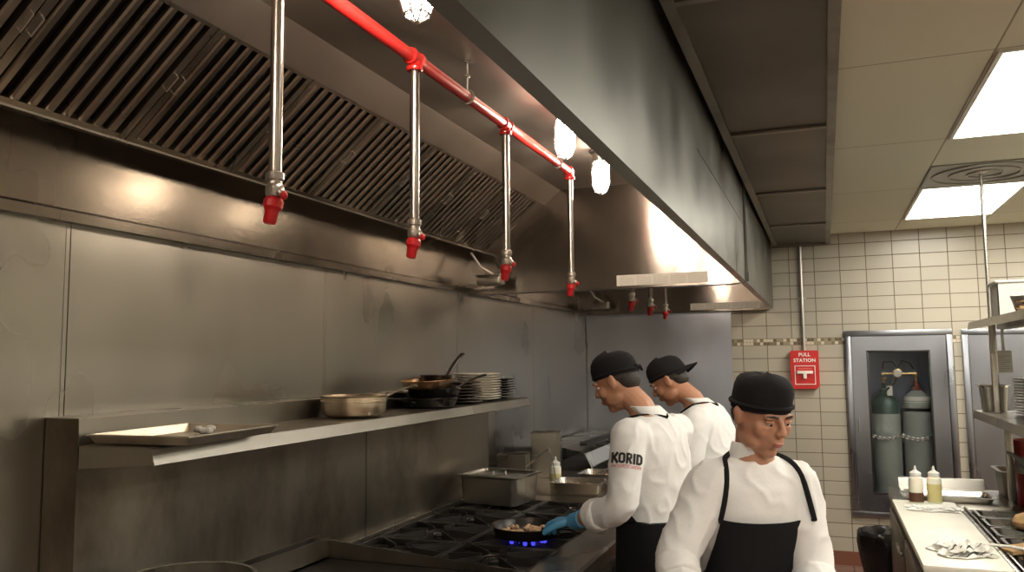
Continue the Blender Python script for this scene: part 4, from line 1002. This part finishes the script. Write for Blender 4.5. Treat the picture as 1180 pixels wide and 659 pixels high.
def hand_shapes(m, wrist, d, nrm, side, curl=.5, spread=.06, s=1.0, grow=0.0):
    """palm, five separate bent fingers; d = towards the fingers, nrm = out of the palm, side=+1 thumb along d x nrm"""
    d = V(d).normalized(); nrm = V(nrm); nrm = (nrm - d*nrm.dot(d)).normalized(); x = d.cross(nrm)*side; w = V(wrist)
    rings = []
    for f, hw, ht in ((-.01, .026, .020), (.015, .030, .018), (.045, .040, .016), (.078, .041, .014), (.088, .036, .011)):
        c = w + d*f*s
        rings.append([c + x*(hw*s+grow)*math.cos(2*PI*k/14) + nrm*(ht*s+grow)*math.sin(2*PI*k/14) for k in range(14)])
    m.loft(rings)
    for i, (off, L) in enumerate(((.031, .070), (.0105, .078), (-.0105, .073), (-.031, .058))):
        p = w + d*.080*s + x*off*s; a = curl*(.75+.12*i); pts = [w + d*.06*s + x*off*.9*s, p]
        dd = (d + x*spread*(off/.03)).normalized()
        for k, fr in enumerate((.46, .30, .24)):
            ang = a*(.8, 1.8, 2.5)[k]
            v = dd*math.cos(ang) + nrm*math.sin(ang); p = p + v*L*fr*s; pts.append(p)
        m.tube(pts, [.0092*s+grow, .0092*s+grow, .0086*s+grow, .0078*s+grow, .0066*s+grow], 10)
        m.ball(pts[-1], .0066*s+grow, None, 8, 6)
    p = w + d*.022*s + x*.022*s; pts = [p]
    for k, fr in enumerate((.042, .034, .026)):
        ang = .35+.25*k; v = (d*math.cos(.75-.2*k) + x*math.sin(.75-.2*k)); v = (v + nrm*(.25+.35*k*curl)).normalized(); p = p + v*fr*s; pts.append(p)
    m.tube(pts, [.014*s+grow, .0115*s+grow, .0100*s+grow, .0078*s+grow], 10); m.ball(pts[-1], .0078*s+grow, None, 8, 6)
def limb(m, pts, rs, n=14):
    P = [V(p) for p in pts]; out = []; R2 = []
    for i in range(len(P)-1):
        for k in range(6):
            f = k/6; out.append(P[i].lerp(P[i+1], f)); R2.append(rs[i]*(1-f)+rs[i+1]*f)
    out.append(P[-1]); R2.append(rs[-1])
    # soften the joint
    for _ in range(2):
        out = [out[0]] + [(out[i-1]+out[i]*2+out[i+1])/4 for i in range(1, len(out)-1)] + [out[-1]]
    m.tube(out, R2, n); m.ball(out[0], rs[0], None, 14, 10); m.ball(out[-1], rs[-1]*.98, None, 14, 10)
def shoe(t, ankle, fwd):
    a = V(ankle); f = V(fwd).normalized(); s_ = V((-f.y, f.x, 0)); m = MB(); rings = []
    for d_, hw, top in ((-.075, .022, .05), (-.06, .034, .085), (-.01, .040, .10), (.05, .043, .075), (.12, .048, .055), (.17, .040, .045), (.195, .018, .03)):
        c = V((a.x, a.y, 0)) + f*d_; rings.append([c + s_*hw*math.cos(q) + V((0, 0, .002+top/2+top/2*math.sin(q))) for q in [2*PI*k/14 for k in range(14)]])
    m.loft(rings).build('shoe', SHOE, t)
def wrink(scale, amp, seed):
    def f(co):
        q = V((co.x*scale, co.y*scale, co.z*scale*.75)); w_ = noise.noise(q + V((seed, 0, 0)))*.02*scale
        r = 1-abs(noise.noise(q*1.1 + V((w_, seed, w_)))*2.2)
        return amp*(max(0, r)**2*.9 + .5*noise.noise(q*.5 + V((3, seed, 1))))
    return f
def person(label, hip, neck, yaw, head, hyaw, hpitch, arms, skin, cap='skull', hroll=0, logo=False, apron='bib', glove=None, cut=.6, feet=None, w=.92):
    """arms: {'L': (shoulder, elbow, wrist, handdir, palmnormal, curl), 'R': ...}"""
    X = V((math.cos(yaw), math.sin(yaw), 0)); F = V((-math.sin(yaw), math.cos(yaw), 0)); hip = V(hip); neck = V(neck)
    HM = frame(hyaw, hpitch, hroll, head); base = V((hip.x, hip.y, 0))
    m = MB(); m.loft(tsections(hip, neck, yaw, wt(BODY, w))); head_shapes(m, HM)
    nb = HM @ V((0, -.025, -.055)); m.tube([neck - V((0, 0, .05)), neck + (nb-neck)*.35, nb, HM @ V((0, -.02, .0))], [.066, .056, .054, .05], 16)
    legs = {}
    for s, k_ in ((-1, 'L'), (1, 'R')):
        hj = hip + X*s*.085 - V((0, 0, .06)); an = (base + X*s*.10 + V((0, 0, .09)) + F*(-.02)) if not feet else V(feet[k_])
        kn = (hj+an)/2 + F*.045; legs[k_] = (hj, kn, an)
        limb(m, [hj, kn, an], [.088, .060, .042]); m.ball(an + F*.06 - V((0, 0, .045)), (.04, .08, .035), None)
    for k_, (sh, el, wr, hd, pn, curl) in arms.items():
        side = -1 if k_ == 'R' else 1
        limb(m, [sh, el, wr], [.052, .040, .027])
        hand_shapes(m, wr, hd, pn, side, curl)
    t = remesh(m, .0048, 2).build('person', skin, smooth=180)
    for q in t.data.vertices: q.co -= base
    t.location = base; tag(t, label, 'person'); bpy.context.view_layer.update()
    # face pieces
    for s in (-1, 1):
        e = MB().ball((s*.030, .0720, .004), (.0110, .0110, .0075), HM, 16, 10).build('eye', EYE, t)
        MB().ball((s*.030, .0808, .0015), (.0048, .0030, .0048), HM, 12, 8).build('iris', IRIS, e)
        MB().ball((s*.030, .0745, .0085), (.0145, .0108, .0062), HM, 16, 8).build('eyelid', skin, t)
        MB().tube([HM @ V(p) for p in ((s*.014, .088, .024), (s*.03, .090, .029), (s*.048, .077, .025))], [.0028, .0036, .002], 6).build('eyebrow', HAIR, t)
    MB().ball((0, .0905, -.0545), (.020, .0065, .0038), HM, 16, 8).ball((0, .0885, -.0615), (.017, .0065, .0042), HM, 16, 8).build('lips', LIP, t)
    # hair under the cap: short at sides and nape
    h = MB(); h.ball((0, -.018, .034), (.0775, .093, .084), HM, 24, 16); h.ball((0, -.050, -.010), (.066, .056, .052), HM, 20, 12)
    hm = remesh(h, .005, 1)
    inv = HM.inverted(); ok = []
    for i, p in enumerate(hm.v):
        q = inv @ V(p); ok.append(q.z > -.055 and (q.y < .004 or (q.z > .035 and q.y < .075)) and not (q.y > -.012 and q.z < .005))
    hm.f = [f for f in hm.f if all(ok[i] for i in f)]
    if hm.f: hm.build('hair', HAIR, t, smooth=180)
    # cap
    c = MB(); seg = 40
    if cap == 'tall': prof = [(.018, .985), (.036, 1.0), (.060, .995), (.082, .98), (.100, .93), (.113, .83), (.121, .66), (.126, .4), (.127, 0)]
    else: prof = [(.022, 1.0), (.036, 1.03), (.050, 1.03), (.075, 1.0), (.098, .90), (.115, .72), (.126, .48), (.132, .2), (.133, 0)]
    if cap == 'tall': prof = [(z-.002, k) for z, k in prof]
    rings = []
    for z, k in prof:
        rings.append([HM @ V((.081*k*math.cos(a), -.014+.099*k*math.sin(a), z + .016*math.sin(a)*(1 if z < .06 else .5) + .0025*noise.noise(V((math.cos(a)*3, math.sin(a)*3, z*30))))) for a in [2*PI*j/seg for j in range(seg)]])
    rings.append([HM @ V((.001*math.cos(a), -.014+.001*math.sin(a), prof[-1][0]+.001)) for a in [2*PI*j/seg for j in range(seg)]])
    co_ = c.loft(rings).build('cap', BLACKCLOTH, t, smooth=60)
    b = MB(); rb = [HM @ V((.0820*math.cos(a), -.014+.1000*math.sin(a), .034 + .016*math.sin(a))) for a in [2*PI*j/seg for j in range(seg)]]
    b.tube(rb, .0065, 8, flat=1.0, closed=True, up=None); b.build('cap_band', BLACKCLOTH, co_)
    if cap == 'brim':
        q = MB(); tp = []; bt = []
        for j in range(13):
            u = -1+j/6; 
            for i_, r in enumerate((.085, .125, .165)):
                p = (.075*u*(1-.10*i_), -.014 - (r if i_ else .085)*math.sqrt(max(0, 1-(u*.86)**2)), .030-.012*i_ - .012*u*u)
                tp.append(HM @ V(p)); bt.append(HM @ (V(p)-V((0, 0, .003))))
        n_ = len(tp); fs = []
        for j in range(12):
            for i_ in range(2):
                a = j*3+i_; fs += [(a, a+1, a+4, a+3), (a+n_, a+3+n_, a+4+n_, a+1+n_)]
            a = j*3; fs += [(a, a+3, a+3+n_, a+n_), (a+2, a+2+n_, a+5+n_, a+5)]
        fs += [(0, n_, n_+1, 1), (1, n_+1, n_+2, 2), (36, 37, 37+n_, 36+n_), (37, 38, 38+n_, 37+n_)]
        q.add(tp+bt, fs).build('cap_brim', BLACKCLOTH, co_, smooth=40)
    else:
        MB().tube([HM @ V(p) for p in ((-.02, -.112, .026), (.0, -.124, .020), (.018, -.122, .002))], [.008, .009, .005], 8).build('cap_tie', BLACKCLOTH, co_)
    # jacket with sleeves to below the elbow and turned cuffs
    m = MB(); m.loft(tsections(hip, neck, yaw, wt(COAT, w), n=36))
    for k_, (sh, el, wr, hd, pn, curl) in arms.items():
        sh, el, wr = V(sh), V(el), V(wr); ce = el.lerp(wr, cut)
        inn = sh.lerp(neck, .35) - V((0, 0, .05))
        limb(m, [inn, sh, el, ce], [.080, .071, .060, .053], 18)
    jk = remesh(m, .0075, 4, wrink(13, .0065, hash(label) % 7 if False else len(label) % 7)).build('jacket', CLOTH, t, smooth=180)
    for k_, (sh, el, wr, hd, pn, curl) in arms.items():
        el, wr = V(el), V(wr); d = (wr-el).normalized(); ce = el.lerp(wr, cut)
        mc = MB().tube([ce-d*.050, ce-d*.044, ce, ce+d*.010, ce+d*.012], [.058, .0635, .0625, .060, .052], 24)
        mm = remesh(mc, .006, 2, wrink(22, .004, 2)); mm.build('cuff', CLOTH, jk, smooth=180)
    # stand collar
    cr = MB(); rings = []; cc = neck + V((0, 0, .012)) - F*.006; up = (V(head)-neck).normalized()
    for r, z in ((.068, -.02), (.067, .030), (.063, .034), (.060, .030), (.060, -.02)):
        rings.append([cc + X*r*math.cos(a)*1.02 + F*r*math.sin(a) + up*z*(1 if math.sin(a) < .6 else .7) for a in [2*PI*j/32 for j in range(32)]])
    cr.loft(rings).build('collar', CLOTH, jk, smooth=60)
    # trousers, shoes
    m = MB(); m.loft(tsections(hip, neck, yaw, wt([(-.34, .12, .10, 0), (-.22, .172, .125, 0), (-.10, .174, .126, 0), (-.02, .172, .124, 0)], w)))
    for k_, (a, b_, c_) in legs.items(): limb(m, [a, b_, c_ + V((0, 0, .0))], [.086, .072, .064], 16)
    remesh(m, .012, 3, wrink(9, .005, 4)).build('trousers', GREYCLOTH, t, smooth=180)
    for k_, (a, b_, c_) in legs.items(): shoe(t, c_, F)
    # apron: wraps the front, bib narrower, strap round the neck
    ap = MB(); tabs = [(-1.15, .25, .19, .02, 1.5), (-.8, .235, .175, .015, 1.5), (-.4, .218, .166, .01, 1.55), (-.20, .212, .162, 0, 1.58), (0, .208, .158, 0, 1.6), (.17, .198, .150, 0, 1.6), (.185, .194, .147, 0, 1.0), (.30, .188, .144, .002, .78), (.5, .190, .147, .004, .62), (.66, .196, .148, .005, .52)]
    ax = neck-hip; F2 = (F - ax.normalized()*F.dot(ax.normalized())).normalized(); o_ = []; i_n = []; N = 30; down = V((0, 0, 1))*ax.length
    for s, a, b_, fw, wd in tabs:
        a *= w; b_ *= w**.5; c = hip + (ax*s if s > 0 else down*s) + F2*fw; ro = []; ri = []
        for k in range(N+1):
            th = PI/2 + (k/N-.5)*PI*1.12*wd
            for off, lst in ((.006, ro), (.001, ri)):
                ct, st = math.cos(th), math.sin(th); p_ = 2.3
                wv = .007*math.sin(k*.9+1)*max(0, -s)
                lst.append(c + X*(a+off+wv)*abs(ct)**(2/p_)*(1 if ct > 0 else -1) + (F2 if s > 0 else F)*(b_+off+wv)*abs(st)**(2/p_)*(1 if st > 0 else -1))
        o_.append(ro); i_n.append(ri)
    vs = [p for r in o_ for p in r] + [p for r in i_n for p in r]; h_ = len(o_)*(N+1); fs = []
    for r in range(len(o_)-1):
        for k in range(N):
            a = r*(N+1)+k; b_ = a+N+1; fs += [(a, a+1, b_+1, b_), (a+h_, b_+h_, b_+1+h_, a+1+h_)]
        a = r*(N+1); b_ = a+N+1; fs += [(a, b_, b_+h_, a+h_), (a+N, a+N+h_, b_+N+h_, b_+N)]
    for k in range(N):
        a = k; b_ = h_-N-1+k; fs += [(a, a+h_, a+1+h_, a+1), (b_, b_+1, b_+1+h_, b_+h_)]
    apo = ap.add(vs, fs).build('apron', BLACKCLOTH, t, smooth=50)
    from mathutils.bvhtree import BVHTree
    offj = wloc(jk); bvj = BVHTree.FromPolygons([q.co + offj for q in jk.data.vertices], [tuple(p.vertices) for p in jk.data.polygons])
    def seat(p, dr):
        o3 = V(p) + V(dr).normalized()*.30; h_ = bvj.ray_cast(o3, -V(dr).normalized())
        return (h_[0] + V(dr).normalized()*.004) if h_[0] and (h_[0]-V(p)).length < .12 else V(p)
    bl, br = V(o_[-1][-1]), V(o_[-1][0])
    for e, s in ((bl, -1), (br, 1)):
        top = neck + X*s*.088 + F*.0; bk = neck - F*.095 - V((0, 0, .01)); pts = []
        for k in range(13):
            f_ = k/12; p = e.lerp(V((top.x, top.y, top.z+.01)), f_)
            p = p - F*(p-neck).dot(F)*.6; dr = (F*math.cos(f_*PI/2) + V((0, 0, 1))*math.sin(f_*PI/2))
            o3 = p + dr*.4; h_ = bvj.ray_cast(o3, -dr); pts.append((h_[0] + dr*.006) if h_[0] else p)
        for k in range(1, 6):
            a_ = k/5; p = top.lerp(bk, a_); dr = (V((0, 0, 1)) - F*a_*.9 + X*s*.5*(1-a_)).normalized()
            h_ = bvj.ray_cast(p + dr*.3, -dr); pts.append((h_[0] + dr*.006) if h_[0] and (h_[0]-p).length < .1 else p)
        for _ in range(3): pts = [pts[0]] + [(pts[i_-1]+pts[i_]*2+pts[i_+1])/4 for i_ in range(1, len(pts)-1)] + [pts[-1]]
        MB().tube([e - V((0, 0, .01))] + pts, .008, 8, flat=.6, up=F).build('neck_strap', BLACKCLOTH, apo)
    for s in (-1, 1):
        e = o_[4][-1] if s < 0 else o_[4][0]
        MB().tube([V(e), V(e).lerp(hip - F*.15, .5) + X*s*.03, hip - F*.158], .008, 8, flat=.3).build('waist_strap', BLACKCLOTH, apo)
    if glove:
        sh, el, wr, hd, pn, curl = arms[glove]; m = MB(); hand_shapes(m, wr, hd, pn, -1 if glove == 'R' else 1, curl, grow=.0032)
        d = (V(el)-V(wr)).normalized(); m.tube([V(wr)-d*.01, V(wr)+d*.03, V(wr)+d*.055], [.033, .034, .038], 18)
        remesh(m, .0035, 1).build('glove', GLOVE, t, smooth=180)
    if logo:
        sh, el, wr, hd, pn, curl = arms['L']; sh, el = V(sh), V(el); ax2 = (el-sh).normalized()
        cam_p = V((0, 0, 1.7)); cpos = sh.lerp(el, .36); out = cam_p - cpos; out = (out - ax2*out.dot(ax2)).normalized(); out = (out + X*-.0).normalized()
        rt = ax2.cross(out)*-1; rt.normalize()
        if rt.x < 0: rt = -rt
        upv = -ax2
        # seat the lettering on the real sleeve surface
        from mathutils.bvhtree import BVHTree
        off = wloc(jk); bv = BVHTree.FromPolygons([q.co + off for q in jk.data.vertices], [tuple(p.vertices) for p in jk.data.polygons])
        def wrap(mb, dx, dy, lift=.0022):
            outv = []
            for p in mb.v:
                o3 = cpos + rt*(p[0]+dx) + upv*(p[1]+dy) + out*.25
                hit = bv.ray_cast(o3, -out)
                q = hit[0] if hit[0] else cpos + rt*(p[0]+dx) + upv*(p[1]+dy) + out*.07
                outv.append(tuple(q + out*(lift + p[2])))
            mb.v = outv; return mb
        def stroke(mb, pts, wdt=.0092, closed=False):
            pts = [V((p[0], p[1], 0)) for p in pts]
            if closed: pts.append(pts[0])
            fine = []
            for a_, b_ in zip(pts[:-1], pts[1:]):
                n_ = max(1, int((b_-a_).length/.003)); fine += [a_.lerp(b_, q/n_) for q in range(n_)]
            fine.append(pts[-1]); vs = []; fs = []
            for q, p in enumerate(fine):
                if closed: d_ = fine[(q+1) % (len(fine)-1)] - fine[(q-1) % (len(fine)-1)]
                else: d_ = fine[min(q+1, len(fine)-1)] - fine[max(q-1, 0)]
                d_.normalize(); n2 = V((-d_.y, d_.x, 0))*wdt/2
                vs += [tuple(p+n2*u) for u in (-1, -.33, .33, 1)]
            for q in range(len(fine)-1):
                for u in range(3): fs.append((q*4+u, q*4+u+1, q*4+u+5, q*4+u+4))
            mb.add(vs, fs)
        def rnd(x0, x1, y0, y1, c_):
            o2 = []
            for cx2, cy2, a0 in ((x1-c_, y1-c_, 0), (x0+c_, y1-c_, 90), (x0+c_, y0+c_, 180), (x1-c_, y0+c_, 270)):
                for q in range(5): o2.append((cx2+c_*math.cos(math.radians(a0+22.5*q)), cy2+c_*math.sin(math.radians(a0+22.5*q))))
            return o2
        tx = MB(); h2 = .0205; x = -.060; i2 = .0046
        stroke(tx, [(x+i2, -h2), (x+i2, h2)]); stroke(tx, [(x+.010, .000), (x+.0245, h2)], .0105); stroke(tx, [(x+.0095, .003), (x+.026, -h2)], .0105)
        x += .0275; stroke(tx, rnd(x+i2, x+.023, -h2+i2, h2-i2, .007), closed=True)
        x += .0300; stroke(tx, [(x+i2, -h2), (x+i2, h2)]); stroke(tx, [(x+i2, h2-i2), (x+.016, h2-i2), (x+.0195, h2-i2-.003), (x+.0195, .003), (x+.016, -.0005), (x+i2, -.0005)], .0085); stroke(tx, [(x+.012, -.002), (x+.0215, -h2)], .0098)
        x += .0275; stroke(tx, [(x+i2, -h2), (x+i2, h2)])
        x += .0120; stroke(tx, [(x+i2, -h2), (x+i2, h2)]); stroke(tx, [(x+i2, h2-i2), (x+.015, h2-i2), (x+.0205, h2-i2-.006), (x+.0205, -h2+i2+.006), (x+.015, -h2+i2), (x+i2, -h2+i2)])
        tx.v = [(p[0]*.98, p[1], 0) for p in tx.v]
        wrap(tx, .0, .0, .0028).build('sleeve_lettering', INKBLACK, jk, smooth=0)
        bars = MB(); rd = random.Random(4); x = -.056
        while x < .054:
            w_ = .0032; q = rd.choice('ABCD')
            bars.box((x, -.006, 0), (x+.0012, .006, .0003)); bars.box((x+.0045, -.006 if q != 'A' else 0, 0), (x+.0057, .006, .0003))
            if q in 'AB': bars.box((x, .0045, 0), (x+.0055, .006, .0003))
            if q in 'BC': bars.box((x, -.001, 0), (x+.0055, .0008, .0003))
            if q in 'AD': bars.box((x, -.006, 0), (x+.0055, -.0045, .0003))
            x += .0083
        wrap(bars, 0, -.031).build('sleeve_small_print', INKRED, jk, smooth=0)
    return t

D = math.radians
person('person in white jacket, black cap and blue glove, cooking at the range',
       hip=(-.655, 3.37, .97), neck=(-.690, 3.35, 1.475), yaw=D(63), head=(-.825, 3.36, 1.605), hyaw=D(82), hpitch=D(24),
       arms={'L': ((-.735, 3.175, 1.405), (-.745, 3.10, 1.135), (-.985, 3.235, 1.045), (-.9, .42, -.12), (-.25, .1, -.95), .55),
             'R': ((-.60, 3.52, 1.405), (-.72, 3.64, 1.16), (-.92, 3.60, 1.07), (-.95, -.1, -.2), (-.2, .2, -1), .5)},
       skin=SKIN, cap='skull', logo=True, glove='L')
person('person in white jacket and black cap behind the cook at the range, bending forward',
       hip=(-.50, 4.25, .96), neck=(-.610, 4.24, 1.47), yaw=D(72), head=(-.760, 4.24, 1.585), hyaw=D(86), hpitch=D(32),
       arms={'L': ((-.60, 4.05, 1.40), (-.62, 3.98, 1.20), (-.80, 4.15, 1.12), (-.9, .3, -.2), (-.2, 0, -1), .5),
             'R': ((-.56, 4.43, 1.40), (-.70, 4.52, 1.17), (-.88, 4.45, 1.10), (-.95, -.1, -.2), (-.2, .2, -1), .5)},
       skin=SKIN2, cap='brim', cut=.25)
person('person in white jacket, tall black cap and black bib apron, walking nearest the camera',
       hip=(-.255, 2.66, .93), neck=(-.215, 2.60, 1.405), yaw=D(208), head=(-.182, 2.555, 1.530), hyaw=D(222), hpitch=D(18),
       arms={'L': ((-.098, 2.65, 1.330), (-.060, 2.60, 1.09), (-.030, 2.42, .93), (.1, -.8, -.6), (-.9, -.2, 0), .45),
             'R': ((-.335, 2.53, 1.330), (-.435, 2.45, 1.12), (-.375, 2.28, .99), (.4, -.5, -.7), (.9, .3, 0), .45)},
       skin=SKIN3, cap='tall', cut=.30, w=.80)
# ------------------------------------------------------------------ camera and world
cam = bpy.data.cameras.new('camera'); co = bpy.data.objects.new('camera', cam); COL.objects.link(co)
Rr = [[0.9329846442225485, 0.04291939656946857, -0.357347980325953], [0.3597651050985652, -0.08244616991842119, 0.9293931881712935], [-0.01042702250612832, 0.9956709067705806, 0.09236191172643181]]
M = Matrix(((Rr[0][0], Rr[0][1], -Rr[0][2], 0), (Rr[1][0], Rr[1][1], -Rr[1][2], 0), (Rr[2][0], Rr[2][1], -Rr[2][2], 1.70), (0, 0, 0, 1)))
co.matrix_world = M; cam.sensor_width = 36; cam.lens = 36*930/1180; cam.clip_start = .05
sc.camera = co
w = bpy.data.worlds.new('world'); sc.world = w; w.use_nodes = True
w.node_tree.nodes['Background'].inputs[0].default_value = (.5, .45, .38, 1); w.node_tree.nodes['Background'].inputs[1].default_value = .15
sc.view_settings.view_transform = 'Standard'; sc.view_settings.look = 'None'; sc.view_settings.gamma = 1
sc.view_settings.exposure = 0.0; sc.view_settings.use_curve_mapping = False
sc.cycles.use_denoising = True
try: sc.cycles.denoiser = 'OPENIMAGEDENOISE'
except Exception: pass
sc.cycles.max_bounces = 8; sc.cycles.glossy_bounces = 5; sc.cycles.diffuse_bounces = 4
sc.cycles.sample_clamp_indirect = 6; sc.cycles.caustics_reflective = False
